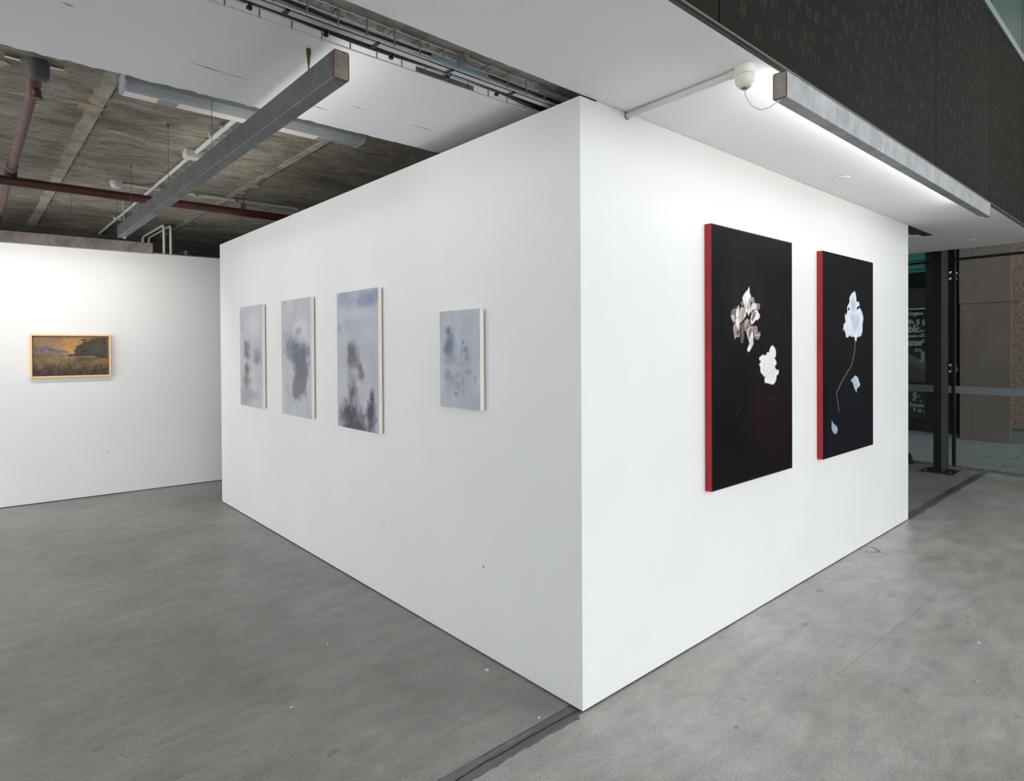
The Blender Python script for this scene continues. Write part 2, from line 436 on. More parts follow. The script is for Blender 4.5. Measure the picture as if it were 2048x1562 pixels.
for (x, y_, r) in ((1.6, -0.28, 0.022), (1.24, -0.887, 0.022), (4.15, -1.0, 0.07), (2.9, -1.3, 0.02), (3.4, -1.2, 0.018), (1.1, -1.35, 0.02), (2.3, -0.9, 0.014), (0.4, -0.5, 0.016), (2.15, -0.14, 0.03)):
    q = MB(); q.prism([(x + r * (0.7 + random.random() * 0.5) * math.cos(t), y_ + r * (0.5 + random.random() * 0.5) * math.sin(t)) for t in np.linspace(0, 2 * math.pi, 11)[:-1]], 0, 0.0006)
    ob('floor_stain', q, M_STAIN, fo)
# outside pavement
pv = MB(); pv.box((7.62, -14, -0.15), (26, 16, -0.012)); pv.box((-20, -26, -0.15), (7.62, -9, -0.012))
pav = struct('pavement', pv, M_GROUT, 'bluestone pavement of the lane beyond the glass front')
tile = None
for i in range(8):
    for j in range(9):
        x0 = 7.72 + i * 0.62; y0 = -1.9 + j * 0.62 + (i % 2) * 0.31
        if tile is None:
            tb = MB(); tb.box((0.004, 0.004, -0.012), (0.614, 0.614, 0.0)); tile = ob('paver', tb, M_PAVE, pav); tile.location = (x0, y0, 0); tm = tile.data
        else:
            o = bpy.data.objects.new('paver', tm); COL.objects.link(o); o.parent = pav; o.location = (x0, y0, random.uniform(-0.002, 0.001))

# ------------------------------------------------------------------ setting: walls
WT = 0.008
mb = MB().box((0, 0, WT), (0.11, LY, 2.69))
wleft = struct('wall_left', mb, M_WALL, 'long white partition wall with four small grey paintings')
mb = MB().box((0.11, 0, WT), (LX, 0.11, HC - 0.0008))
wright = struct('wall_right', mb, M_WALL, 'white partition wall with two black flower paintings')
struct('wall_end', MB().box((LX - 0.11, 0.11, WT), (LX, LY, 2.69)), M_WALL, 'far end wall of the white partition block')
struct('wall_inner', MB().box((0.11, LY - 0.11, WT), (LX - 0.11, LY, 2.69)), M_WALL, 'rear wall of the white partition block')
struct('baseboard_left', MB().box((0.008, 0.02, 0), (0.10, LY - 0.01, WT)), M_GAP, 'dark shadow gap under the long partition')
struct('baseboard_right', MB().box((0.02, 0.008, 0), (LX - 0.01, 0.10, WT)), M_GAP, 'dark shadow gap under the front partition')
for (y_, z_) in ((2.741, 0.463), (1.699, 0.464), (0.684, 0.461)):
    q = MB(); q.lathe((-0.0002, y_, z_), [(0.0055, -0.0006), (0.006, 0.001)], 10, 'x'); ob('screw_hole', q, M_STAIR, wleft)
def bw(x): return 6.295 - 0.0655 * (x + 1.75)
q = MB()
q.add([(-4.5, bw(-4.5), WT), (2.2, bw(2.2), WT), (2.2, bw(2.2) + 0.1, WT), (-4.5, bw(-4.5) + 0.1, WT), (-4.5, bw(-4.5), 2.70), (2.2, bw(2.2), 2.70), (2.2, bw(2.2) + 0.1, 2.70), (-4.5, bw(-4.5) + 0.1, 2.70)],
      [(3, 2, 1, 0), (4, 5, 6, 7), (0, 1, 5, 4), (1, 2, 6, 5), (2, 3, 7, 6), (3, 0, 4, 7)])
wback = struct('wall_back', q, M_WALL, 'white back wall carrying the framed landscape')
q = MB(); q.lathe((-0.833, bw(-0.833) - 0.0004, 0.465), [(0.006, -0.0006), (0.006, 0.001)], 10, 'y'); ob('screw_hole', q, M_STAIR, wback)
q = MB(); q.obox((-4.5, bw(-4.5) + 0.05, WT / 2), (2.2, bw(2.2) + 0.05, WT / 2), 0.08, WT); struct('baseboard_back', q, M_GAP, 'dark shadow gap under the back wall')
q = MB(); q.obox((-4.5, bw(-4.5) + 0.14, 2.70), (2.2, bw(2.2) + 0.14, 2.70), 0.05, 0.06); struct('trim_2', q, M_HANG, 'metal head track behind the back wall')
struct('wall_rear', MB().box((-4.5, 7.42, 0), (7.5, 7.6, ZS + 0.2)), M_CONC_DK, 'dark raw concrete wall behind the back wall')

struct('added_wall_far_left', MB().box((-4.7, -5.5, 0), (-4.5, 1.4, 5.6)), M_WALL, 'unseen white side wall added to limit daylight on the partition')  # unseen wall added to limit daylight from the left
q = MB()
for y_ in (1.42, 2.65, 3.9, 5.15, 6.3): q.box((-4.62, y_ - 0.03, 0), (-4.54, y_ + 0.03, ZS))
q.box((-4.62, 1.4, 0), (-4.54, 6.4, 0.06)); q.box((-4.62, 1.4, ZS - 0.06), (-4.54, 6.4, ZS))
struct('added_window_2', q, M_COLUMN, 'unseen dark framed opening added to let daylight into the inner room')  # unseen opening added so daylight reaches the back wall
# ------------------------------------------------------------------ setting: ceilings
edge = jit(-7, LX, 260, 0.0012, True, 0.0)
q = MB(); q.prism([(-7, -0.668), (6.5, -0.668), (6.5, 3.2), (5.28, 3.2)] + [(5.28, 0.19)] + list(reversed(jit(4.75, 5.2, 16, 0.012, True, 0.155))) + list(reversed(jit(4.40, 4.7, 10, 0.014, True, 0.19))) + [(4.40, 0.19)] +
                  [], HC, HC + 0.02) if False else None
ceil = MB()
ceil.prism([(-7, -0.668), (6.5, -0.668), (6.5, 0.0)] + list(reversed(edge)), HC, HC + 0.25)
ceil.prism([(5.28, 0.0), (6.5, 0.0), (6.5, 3.2), (5.28, 3.2)], HC, HC + 0.25)
ceil.prism([(4.4, 3.2)] + [(4.4, 0.17)] + jit(4.42, 5.1, 22, 0.012, True, 0.16) + [(5.14, 0.11), (5.28, 0.10), (5.28, 3.2)], HC, HC + 0.25)
ceil_o = struct('ceiling', ceil, M_CEIL, 'white plaster soffit over the front partition')
ob('exposed_concrete', MB().box((4.42, 0.002, HC + 0.006), (5.277, 0.168, HC + 0.2)), M_CONC_DK, ceil_o)
q = MB().box((-7, 0.0, ZD + 0.012), (5.28, 1.235, ZS + 0.05))
ceil_c = struct('ceiling.001', q, M_BAND, 'raw concrete downstand beam above the cable tray')
e0 = jit(-7, 4.4, 560, 0.011, True, 0.205); e1 = jit(-7, 4.4, 420, 0.006, True, 1.252)
q = MB(); q.prism(e0 + list(reversed(e1)), ZD, ZD + 0.014)
ceil_p = struct('ceiling.002', q, M_CEIL2, 'white plaster skin with broken edges under the downstand beam')
ceil_s = struct('ceiling.003', MB().box((-4.5, 1.2, ZS), (5.28, 7.6, ZS + 0.2)), M_CONC, 'stained raw concrete slab over the inner room')
# crumbled plaster lumps along the skin edge
for k in range(90):
    x = -2.3 + 2.35 * k / 89 + random.uniform(-0.02, 0.02); y_ = 0.195 + random.uniform(-0.012, 0.018); r = random.uniform(0.006, 0.020)
    q = MB(); n = 7
    ring = [(x + r * random.uniform(0.8, 1.9) * math.cos(t), y_ + r * 0.6 * random.uniform(0.6, 1.1) * math.sin(t)) for t in np.linspace(0, 2 * math.pi, n + 1)[:-1]]
    q.prism(ring, ZD - random.uniform(0.002, 0.008), ZD + 0.013); ob('plaster_chip', q, M_CHIP, ceil_p)
# scratches in the skin
for a, b_, wd in (((-1.30, 0.944), (-1.16, 0.957), 0.006), ((-1.16, 0.958), (-1.07, 0.957), 0.003), ((-0.25, 0.955), (-0.10, 0.962), 0.004), ((-0.60, 0.93), (-0.52, 0.94), 0.003), ((-1.75, 0.75), (-1.71, 0.76), 0.006), ((-0.75, 1.05), (-0.66, 1.06), 0.006)):
    q = MB(); m0 = Vector((a[0], a[1], ZD - 0.0002)); m1 = Vector((b_[0], b_[1], ZD - 0.0002)); d = (m1 - m0).normalized(); s_ = Vector((-d.y, d.x, 0))
    mid = (m0 + m1) / 2
    q.prism([tuple((m0)[:2]), tuple((mid + s_ * wd / 2)[:2]), tuple(m1[:2]), tuple((mid - s_ * wd / 2)[:2])], ZD - 0.0006, ZD + 0.001); ob('scratch', q, M_SEAM_DK, ceil_p)
# formwork seams on the slab
for xs, wdt in ((-1.39, 0.085), (-0.06, 0.06), (1.3, 0.07), (-2.72, 0.08)):
    L_ = jit(1.3, 7.4, 90, 0.010, False, xs - wdt / 2); R_ = jit(1.3, 7.4, 90, 0.010, False, xs + wdt / 2)
    q = MB(); q.prism(L_ + list(reversed(R_)), ZS - 0.004, ZS + 0.002); ob('formwork_seam', q, M_SEAM, ceil_s)
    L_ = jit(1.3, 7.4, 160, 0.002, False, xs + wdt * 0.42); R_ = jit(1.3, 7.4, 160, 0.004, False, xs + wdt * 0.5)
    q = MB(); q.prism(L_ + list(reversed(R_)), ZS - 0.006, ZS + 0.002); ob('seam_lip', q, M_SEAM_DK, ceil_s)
for x, y_, rx, ry in ((-1.42, 2.70, 0.075, 0.06), (-0.03, 3.93, 0.055, 0.07), (-0.02, 4.25, 0.03, 0.04), (-1.86, 2.3, 0.05, 0.05)):
    q = MB(); q.prism([(x + rx * random.uniform(0.6, 1.2) * math.cos(t), y_ + ry * random.uniform(0.6, 1.2) * math.sin(t)) for t in np.linspace(0, 2 * math.pi, 12)[:-1]], ZS - 0.007, ZS + 0.001); ob('filler_patch', q, M_PATCH, ceil_s)

# ------------------------------------------------------------------ upper level: bulkhead, balustrade, added upper storey and roof
PY = -0.68
struct('trim_3', MB().box((-7, PY + 0.004, HC + 0.001), (7.4, PY + 0.03, HC + 0.03)), M_DKTRIM, 'dark recessed channel between soffit and panels')
wb = struct('wall_front', MB().box((-7, PY + 0.03, HC + 0.26), (7.4, -0.3, 4.19)), M_COLUMN_D, 'bulkhead of dark embossed panels')
ob('bottom_lip', MB().box((-7, PY - 0.004, HC + 0.012), (7.4, PY + 0.02, HC + 0.020)), M_LIP, wb)
def print_mesh(seed):
    r = random.Random(seed); q = MB()
    a, b_ = r.uniform(0.017, 0.023), r.uniform(0.030, 0.040); th = r.uniform(-0.35, 0.35)
    def ridge(pts, wd, h):
        n = len(pts); vs = []; fs = []
        for i, (x, z) in enumerate(pts):
            x2, z2 = pts[min(n - 1, i + 1)]; x1, z1 = pts[max(0, i - 1)]
            d = math.hypot(x2 - x1, z2 - z1) or 1; nx, nz = -(z2 - z1) / d * wd, (x2 - x1) / d * wd
            vs += [(x - nx, 0, z - nz), (x, -h, z), (x + nx, 0, z + nz)]
        for i in range(n - 1):
            fs += [(3 * i, 3 * i + 3, 3 * i + 4, 3 * i + 1), (3 * i + 1, 3 * i + 4, 3 * i + 5, 3 * i + 2)]
        q.add(vs, fs)
    def R(x, z): return (x * math.cos(th) - z * math.sin(th), x * math.sin(th) + z * math.cos(th))
    for t0 in (r.uniform(-1.3, -0.7), r.uniform(1.8, 2.5)):
        sp = r.uniform(1.4, 2.3); ridge([R(a * math.cos(t0 + sp * k / 5), b_ * math.sin(t0 + sp * k / 5)) for k in range(6)], 0.0024, 0.0016)
    for xo in (-0.5, -0.05, 0.42):
        L = b_ * r.uniform(0.4, 0.7) * (1 - abs(xo) * 0.4); sh = r.uniform(-0.25, 0.25) * b_; wv = r.uniform(0.002, 0.005)
        ridge([R(xo * a + wv * (-1) ** i, sh - L + 2 * L * i / 5) for i in range(6)], 0.0017, 0.0013)
    return q
pmesh = [print_mesh(40 + k) for k in range(9)]
pdata = []
seams = [(-2.64, -0.037), (-0.037, 2.558), (2.558, 4.018), (4.018, 5.312), (5.312, 6.6)]
for pi_, (xa, xb) in enumerate(seams):
    pn = ob('embossed_panel', MB().box((xa + 0.005, PY, HC + 0.02), (xb - 0.005, PY + 0.03, 4.20)), M_PANEL, wb)
    spots = []
    nx = int((xb - xa) / 0.112); nz = 13
    for i in range(nx):
        for j in range(nz):
            x = xa + 0.05 + (i + 0.5 + random.uniform(-0.35, 0.35)) * (xb - xa - 0.1) / nx + (0.02 if j % 2 else -0.02)
            z = HC + 0.07 + (j + 0.5 + random.uniform(-0.35, 0.35)) * 1.42 / nz
            spots.append((x, z))
    if pi_ < 3:
        for x, z in spots:
            k = random.randrange(9)
            while len(pdata) < 9:
                d_ = ob('embossed_mark', pmesh[len(pdata)], M_MARK, pn); pdata.append(d_.data); d_.location = (xa + 0.1, PY, 3.0 + 0.1 * len(pdata))
            o = bpy.data.objects.new('embossed_mark', pdata[k]); COL.objects.link(o); o.parent = pn; o.location = (x, PY - 0.0003, z)
    else:
        q = MB()
        for x, z in spots:
            p_ = pmesh[random.randrange(9)]; q.add([(v[0] + x, v[1] + PY - 0.0003, v[2] + z) for v in p_.v], p_.f)
        tag(ob('embossed_marks', q, M_MARK, pn), kind='stuff')
bal = thing('balustrade', (0, PY, 4.2), 'green glass balustrade on a pale rail above the dark panels', 'balustrade')
ob('base_rail', MB().box((-2.6, PY - 0.012, 4.20), (7.4, PY + 0.035, 4.262)), M_RAIL, bal)
xs = [-2.6, -0.04, 1.3, 2.56, 4.10, 5.34, 6.6, 7.4]
for i in range(len(xs) - 1):
    ob('glass_pane', MB().box((xs[i] + 0.012, PY + 0.006, 4.262), (xs[i + 1] - 0.012, PY + 0.018, 5.56)), M_GREENGLASS, bal)
    ob('pane_joint', MB().box((xs[i + 1] - 0.012, PY + 0.004, 4.262), (xs[i + 1] + 0.012, PY + 0.02, 5.56)), M_COLUMN_D, bal)
struct('floor.002', MB().box((-7, -0.3, 3.35), (7.4, 7.6, 4.18)), M_CEIL, 'added unseen upper floor slab behind the balustrade')  # upper storey is unseen, added to shape the openings for light
struct('added_wall_upper', MB().box((-7, 2.2, 4.18), (7.4, 2.35, 5.6)), M_UPPER, 'added unseen grey green wall of the upper level')
struct('added_wall_upper_end', MB().box((7.2, -0.6, 4.18), (7.35, 2.2, 5.6)), M_UPPER, 'added unseen grey green end wall of the upper level')
struct('ceiling.004', MB().box((-7, -9, 5.6), (7.6, 8.4, 5.8)), M_CEIL, 'unseen roof added over the hall to shape the daylight')  # unseen roof added to cut the high sky light

# ------------------------------------------------------------------ glass front
FD = Vector((0.1084, 0.9941, 0)).normalized(); FN = Vector((FD.y, -FD.x, 0)); F0 = Vector((7.555, 0, 0))
def fbox(t0, t1, n0, n1, z0, z1):
    q = MB(); vs = []
    for z in (z0, z1):
        for t, n in ((t0, n0), (t1, n0), (t1, n1), (t0, n1)):
            p = F0 + FD * t + FN * n; vs.append((p.x, p.y, z))
    q.add(vs, [(3, 2, 1, 0), (4, 5, 6, 7), (0, 1, 5, 4), (1, 2, 6, 5), (2, 3, 7, 6), (3, 0, 4, 7)]); return q
win = struct('window_1', fbox(-8.5, 7.0, -0.03, 0.05, 0.0, 0.028), M_SILL, 'full height glass shop front')
for (t0, t1) in ((-8.5, -6.2), (-6.18, -3.9), (-3.88, -1.62), (-1.60, 0.352), (0.378, 2.2), (2.22, 4.5), (4.52, 7.0)):
    ob('glass_pane', fbox(t0, t1, 0, 0.012, 0.028, 2.70), M_GLASS, win)
    ob('glass_pane', fbox(t0, t1, 0, 0.012, 2.716, 7.1), M_GLASS, win)
    ob('film_strip', fbox(t0, t1, -0.002, -0.0005, 0.975, 1.068), M_FILM, win)
ob('transom_joint', fbox(-8.5, 7.0, -0.003, 0.015, 2.69, 2.722), M_BLACK, win)
ob('door_stile', fbox(0.348, 0.378, -0.02, 0.03, 0.028, 7.1), M_COLUMN_D, win)
col = thing('steel_column', (7.2, 0.41, 0), 'charcoal steel column on a base plate before the glass front', 'column')
ob('front_flange', MB().box((7.05, 0.37, 0.012), (7.064, 0.452, 7.15)), M_COLUMN_D, col)
ob('rear_flange', MB().box((7.36, 0.37, 0.012), (7.374, 0.452, 7.15)), M_COLUMN, col)
ob('web', MB().box((7.064, 0.400, 0.012), (7.36, 0.412, 7.15)), M_COLUMN, col)
ob('side_cover', MB().box((7.075, 0.374, 0.012), (7.355, 0.3995, 7.15)), M_COLUMN, col)
bp_ = ob('base_plate', MB().box((7.02, 0.24, 0), (7.41, 0.585, 0.014)), M_COLUMN, col, bevel=0.002)
for x, y_ in ((7.06, 0.28), (7.37, 0.28), (7.06, 0.54), (7.37, 0.54)):
    q = MB(); q.lathe((x, y_, 0.013), [(0.012, 0), (0.012, 0.01), (0.008, 0.014)], 6); ob('anchor_bolt', q, M_FIT, bp_)
q = MB(); q.add([(7.50, 0.80, 0), (7.50, 0.90, 0), (7.57, 0.90, 0), (7.57, 0.80, 0), (7.535, 0.84, 0.14), (7.535, 0.90, 0.14), (7.56, 0.90, 0.14), (7.56, 0.84, 0.14)],
                [(3, 2, 1, 0), (4, 5, 6, 7), (0, 1, 5, 4), (1, 2, 6, 5), (2, 3, 7, 6), (3, 0, 4, 7)])
tag(ob('door_stop', q, M_BLACK, bevel=0.003), 'small black wedge on the floor at the foot of the glass front', 'door stop')

# ------------------------------------------------------------------ buildings across the lane
bd = thing('bank_building', (11.3, 1.6, 0), 'dark glazed shopfront with teal fascia and lettered window across the lane', 'building')
ob('glazed_wall', MB().box((11.3, 1.0, 0.0), (11.6, 7.5, 9)), M_DKGLASS, bd)
ob('plinth', MB().box((11.24, 1.45, 0.0), (11.3, 7.5, 0.20)), M_DKGLASS, bd)
ob('pillar', MB().box((11.16, 1.40, 0.0), (11.3, 1.60, 9)), M_NAVY, bd)
ob('teal_fascia', MB().box((11.22, 1.605, 2.95), (11.3, 7.5, 3.0)), M_TEAL, bd)
ob('teal_fascia', MB().box((11.22, 1.605, 3.012), (11.3, 7.5, 3.16)), M_TEAL, bd)
ob('teal_fascia', MB().box((11.22, 1.605, 3.175), (11.3, 7.5, 4.6)), M_TEAL, bd)
ob('dark_soffit', MB().box((11.20, 1.605, 2.68), (11.3, 7.5, 2.94)), M_DKGLASS, bd)
ob('charcoal_panel', MB().box((11.22, 1.605, 2.30), (11.3, 7.5, 2.67)), M_CHAR, bd)
ob('sign_bar', MB().box((11.19, 1.605, 2.262), (11.21, 3.6, 2.285)), M_SIGN, bd)
ob('sign_panel', MB().box((11.25, 1.605, 0.22), (11.30, 3.6, 2.26)), M_CHAR, bd)
q = MB(); xx0, xx1 = 11.222, 11.248
def yzprism(poly, x0, x1):
    q = MB(); n = len(poly)
    q.add([(x0, y, z) for y, z in poly] + [(x1, y, z) for y, z in poly], [tuple(range(n)), tuple(reversed(range(n, 2 * n)))] + [(i, n + i, n + (i + 1) % n, (i + 1) % n) for i in range(n)]); return q
ob('stair_flight', yzprism([(1.61, 1.12), (1.61, 1.28), (3.2, 3.0 - 0.8), (3.2, 2.04 - 0.05)], xx0, xx1), M_STAIR, bd)
ob('stair_side', yzprism([(1.61, 0.92), (1.61, 1.12), (3.2, 1.98), (3.2, 0.92)], xx0 + 0.006, xx1), M_STAIR2, bd)
dg = bpy.context.evaluated_depsgraph_get
def word(txt, yr, z0, h, wscale=0.62, vertical=False, bold=0.012):
    """text whose right edge stands at y=yr (front) and baseline at z0; vertical reads upwards"""
    cu = bpy.data.curves.new('word', 'FONT'); cu.body = txt; cu.size = h * 1.43; cu.extrude = 0.002; cu.offset = h * 0.035; cu.align_x = 'RIGHT' if not vertical else 'LEFT'
    to = bpy.data.objects.new('word_tmp', cu); COL.objects.link(to)
    bpy.context.view_layer.update()
    me = bpy.data.meshes.new_from_object(to.evaluated_get(dg())); COL.objects.unlink(to); bpy.data.objects.remove(to)
    me.materials.clear(); me.materials.append(M_SIGN)
    for v in me.vertices:
        x, y_, z = v.co; x *= wscale
        if not vertical: v.co = (-0.0 - z, -x, y_)
        else: v.co = (-z, y_, x)
    o = bpy.data.objects.new('word', me); COL.objects.link(o); o.parent = sign
    o.location = Vector((11.215, yr, z0)) - sign.location
    return o
sign = thing('word_sign', (11.215, 1.75, 0.3), 'word cloud of pale lettering on the dark shop window across the lane', 'sign')
def U(cx): return 1.825 - ((1800 + cx / 4.11) - 1817) / 126.5
def Z(cy): return 2.25 - ((600 + cy / 4.11) - 620) / 109.5
word('Banking', U(104), Z(123), 0.075, 0.8); word('Bank', U(162), Z(122), 0.055, 0.7)
word('Wills.', U(90), Z(192), 0.075, 0.8); word('Public', U(130), Z(210), 0.055, 0.62, True); word('Litigation', U(172), Z(214), 0.045, 0.5, True)
word('Public', U(131), Z(266), 0.135, 0.62); word('Estate', U(172), Z(262), 0.035, 0.6)
word('Government', U(113), Z(308), 0.05, 0.7); word('Guardian', U(172), Z(306), 0.035, 0.5); word('Trust', U(172), Z(290), 0.03, 0.6)
word('Trustee', U(149), Z(378), 0.125, 0.66); word('Wills', U(170), Z(360), 0.05, 0.5, True)
word('or', U(118), Z(430), 0.07, 0.7, True); word('Executor', U(172), Z(520), 0.08, 0.5, True); word('Legal', U(140), Z(430), 0.035, 0.6, True)
word('Public', U(105), Z(840), 0.065, 0.75, True); word('K', U(154), Z(850), 0.04, 0.8); word('Trust', U(130), Z(812), 0.025, 0.6, True)
word('Executor', U(172), Z(888), 0.062, 0.72); word('te', U(148), Z(934), 0.085, 0.6, True); word('Estates', U(172), Z(936), 0.02, 0.5, True); word('ll', U(97), Z(925), 0.06, 0.9)
# pier of brown stone panels, dark glass fin and granite wall
pier = thing('stone_pier', (10.65, 0.6, 0), 'brown stone panelled pier beyond the glass front', 'pier')
ob('stone_panel', MB().box((10.60, 0.27, 0.0), (10.63, 0.955, 2.285)), M_BROWN, pier, bevel=0.003)
ob('joint_backing', MB().box((10.63, 0.29, 0.0), (10.72, 0.93, 9)), M_DKTRIM, pier)  # backing added to block sky light behind the panel joint
ob('stone_panel', MB().box((10.60, 0.27, 2.293), (10.63, 0.965, 9)), M_BROWN, pier, bevel=0.003)
fin = thing('glass_fin', (10.95, 1.12, 0), 'black glass fin with steel spider fittings beside the brown pier', 'glass panel')
q = MB(); q.obox((10.75, 0.985, 4.5), (11.20, 1.22, 4.5), 0.03, 9.0); ob('fin_pane', q, M_DKGLASS, fin)
for z in (1.184, 2.815, 4.4):
    sp = MB(); c0 = Vector((10.735, 1.022, z)); c1 = Vector((11.06, 1.19, z))
    sp.tube([c0, c1], 0.013, 10)
    so = ob('spider_fitting', sp, M_CHROME, fin, smooth=True)
    for dz, dy in ((0, 0.01), (0, 0.05), (0.055, 0.17), (-0.055, 0.17)):
        q = MB(); c_ = Vector((10.715 + dy * 1.7, 1.02 + dy * 0.9, z + dz)); q.lathe(c_, [(0.010, -0.015), (0.024, -0.005), (0.024, 0.012), (0.01, 0.02)], 12, 'x'); ob('fitting_cap', q, M_CHROME, so, smooth=True)
ob('gap_backing', MB().box((12.8, 0.5, 0.0), (12.95, 8.0, 9)), M_CHAR, bd)  # dark backing added to close the bright gap beside the pier
gr = thing('granite_wall', (12.6, -1, 0), 'speckled brown granite wall at the end of the lane', 'wall')
ys = [0.63, -0.62, -1.87, -3.12, -4.4]
ob('kerb', MB().box((12.50, -6, 0), (12.62, 0.63, 0.05)), M_PAVE, gr)
for i in range(4):
    ob('granite_slab', MB().box((12.55, ys[i + 1] + 0.005, 0.05), (12.7, ys[i] - 0.003, 2.375)), M_GRAN, gr, bevel=0.003)
    ob('granite_slab', MB().box((12.55, ys[i + 1] + 0.005, 2.385), (12.7, ys[i] - 0.003, 9)), M_GRAN, gr, bevel=0.003)

# ------------------------------------------------------------------ suspended steel light beams
def led_area(name, p0, p1, nrm, watts, parent):
    p0 = Vector(p0); p1 = Vector(p1); d = p1 - p0
    la = bpy.data.lights.new(name, 'AREA'); la.shape = 'RECTANGLE'; la.size = d.length; la.size_y = 0.025; la.energy = watts; la.color = LED_COL
    o = bpy.data.objects.new(name, la); COL.objects.link(o); o.parent = parent
    n = Vector(nrm).normalized(); x = d.normalized(); zax = -n; yax = zax.cross(x)
    m = Matrix((x, yax, zax)).transposed().to_4x4(); m.translation = (p0 + p1) / 2 - wl(parent); o.matrix_local = m
def light_beam(a, b_, zb, h, wd, mat, capmat, led_side, label, watts, wires, hook=None, tilt=0.02):
    """a,b: ends of the beam's centre line (x,y)"""
    a3 = Vector((a[0], a[1], zb + h / 2)); b3 = Vector((b_[0], b_[1], zb + h / 2)); d = (b3 - a3).normalized()
    root = thing('light_beam', ((a3 + b3) / 2), label, 'light beam', 'suspended steel light beams')
    q = MB(); q.obox(a3 + d * 0.004, b3 - d * 0.004, wd, h); ob('steel_tube', q, mat, root, bevel=0.004)
    for e, s_ in ((a3, 1), (b3, -1)):
        q = MB(); q.obox(e, e + d * (0.004 * s_), wd * 0.985, h * 0.985); cap = ob('end_cap', q, capmat, root)
        sd = d.cross(Vector((0, 0, 1))); q = MB()
        for u, v, w2, h2 in ((1, 0, 0.003, h * 0.9), (-1, 0, 0.003, h * 0.9), (0, 1, wd * 0.9, 0.003), (0, -1, wd * 0.9, 0.0035)):
            c_ = e + sd * (u * wd * 0.485) + Vector((0, 0, v * h * 0.485)); q.obox(c_ - d * (0.0012 * s_), c_ + d * (0.002 * s_), w2, h2)
        ob('weld_bead', q, M_RUST, cap)
    n = Vector(led_side)
    # LED profile: recessed diffuser on the wall side lower edge, ends just proud of the tube
    c0 = a3 + n * (wd / 2 + 0.002) + Vector((0, 0, -h / 2 + 0.016)); c1 = b3 + n * (wd / 2 + 0.002) + Vector((0, 0, -h / 2 + 0.016))
    q = MB(); q.obox(c0 + d * 0.02, c1 - d * 0.02, 0.005, 0.016); ob('led_strip', q, M_LED, root)
    q = MB(); c1 = b3 + n * (wd / 2 - 0.010) + Vector((0, 0, -h / 2 - 0.003)); q.obox(c1 - d * 0.05, c1 - d * 0.012, 0.016, 0.010); ob('led_end', q, M_PVC, root, bevel=0.002)
    off = n * (wd / 2 + 0.006) + Vector((0, 0, -h / 2 + 0.03))
    led_area('led_lamp', a3 + d * 0.03 + off, b3 - d * 0.03 + off, n + Vector((0, 0, tilt)), watts, root)
    for (t, ztop) in wires:
        p = a3 + d * t; q = MB(); q.tube([(p.x, p.y, zb + h - 0.002), (p.x, p.y, ztop)], 0.0016, 5); ob('suspension_wire', q, M_FIT, root)
        q = MB(); q.lathe((p.x, p.y, zb + h), [(0.004, 0), (0.004, 0.014), (0.002, 0.02)], 8); ob('wire_grip', q, M_BRASS, root)
        if ztop > ZS - 0.1:
            q = MB(); q.lathe((p.x, p.y, ztop - 0.02), [(0.003, 0), (0.006, 0.004), (0.006, 0.02)], 8); ob('ceiling_anchor', q, M_RUST, root)
    return root
b1x = -0.99
b1 = light_beam((b1x, 0.245), (b1x, 4.36), 2.558, 0.102, 0.058, M_STEEL_SHADE, M_CAP, (1, 0, 0), 'steel tube light, grey darkened for shade, hung beside the long partition', LED_W['side'], ((1.53, ZS), (2.48, ZS), (3.68, ZS)))
# rope eye and brass fixing at the near end
q = MB(); q.tube([(b1x, 0.522, 2.656), (b1x, 0.522, 2.722)], 0.003, 6); ob('suspension_wire', q, M_FIT, b1)
q = MB(); q.lathe((b1x, 0.522, 2.700), [(0.003, 0), (0.005, 0.010), (0.006, 0.03), (0.0095, 0.05), (0.009, 0.068)], 12); ob('brass_hook', q, M_BRASS, b1, smooth=True)
q = MB(); q.tube([(b1x + 0.01, 4.30, 2.655), (b1x + 0.012, 4.33, 2.8), (b1x + 0.015, 4.4, 3.0), (b1x + 0.02, 4.44, 3.07)], 0.003, 6); ob('power_cord', q, M_PVC, b1)
b2y = -0.706
b2 = light_beam((0.367, b2y), (3.76, b2y), 2.558, 0.102, 0.054, M_STEEL_LIT, M_CAP, (0, 1, 0), 'steel tube light, grey lightened for sky light, hung under the dark panels', LED_W['front'], (), tilt=0.35)
for x in (0.7, 2.1, 3.4):
    q = MB(); q.obox((x - 0.02, b2y + 0.022, 2.68), (x + 0.02, b2y + 0.022, 2.68), 0.008, 0.05); ob('fixing_bracket', q, M_HANG, b2)
b3a = (-4.2, 5.25 + 0.0655 * 2.44); b3b = (-0.588, 5.173)
b3 = light_beam(b3b, b3a, 2.555, 0.102, 0.056, M_STEEL_R, M_RUST, (0, 1, 0), 'rust toned steel tube light hung before the back wall', LED_W['back'], ((0.3, ZS), (0.66, ZS), (3.0, ZS)), tilt=-1.2)

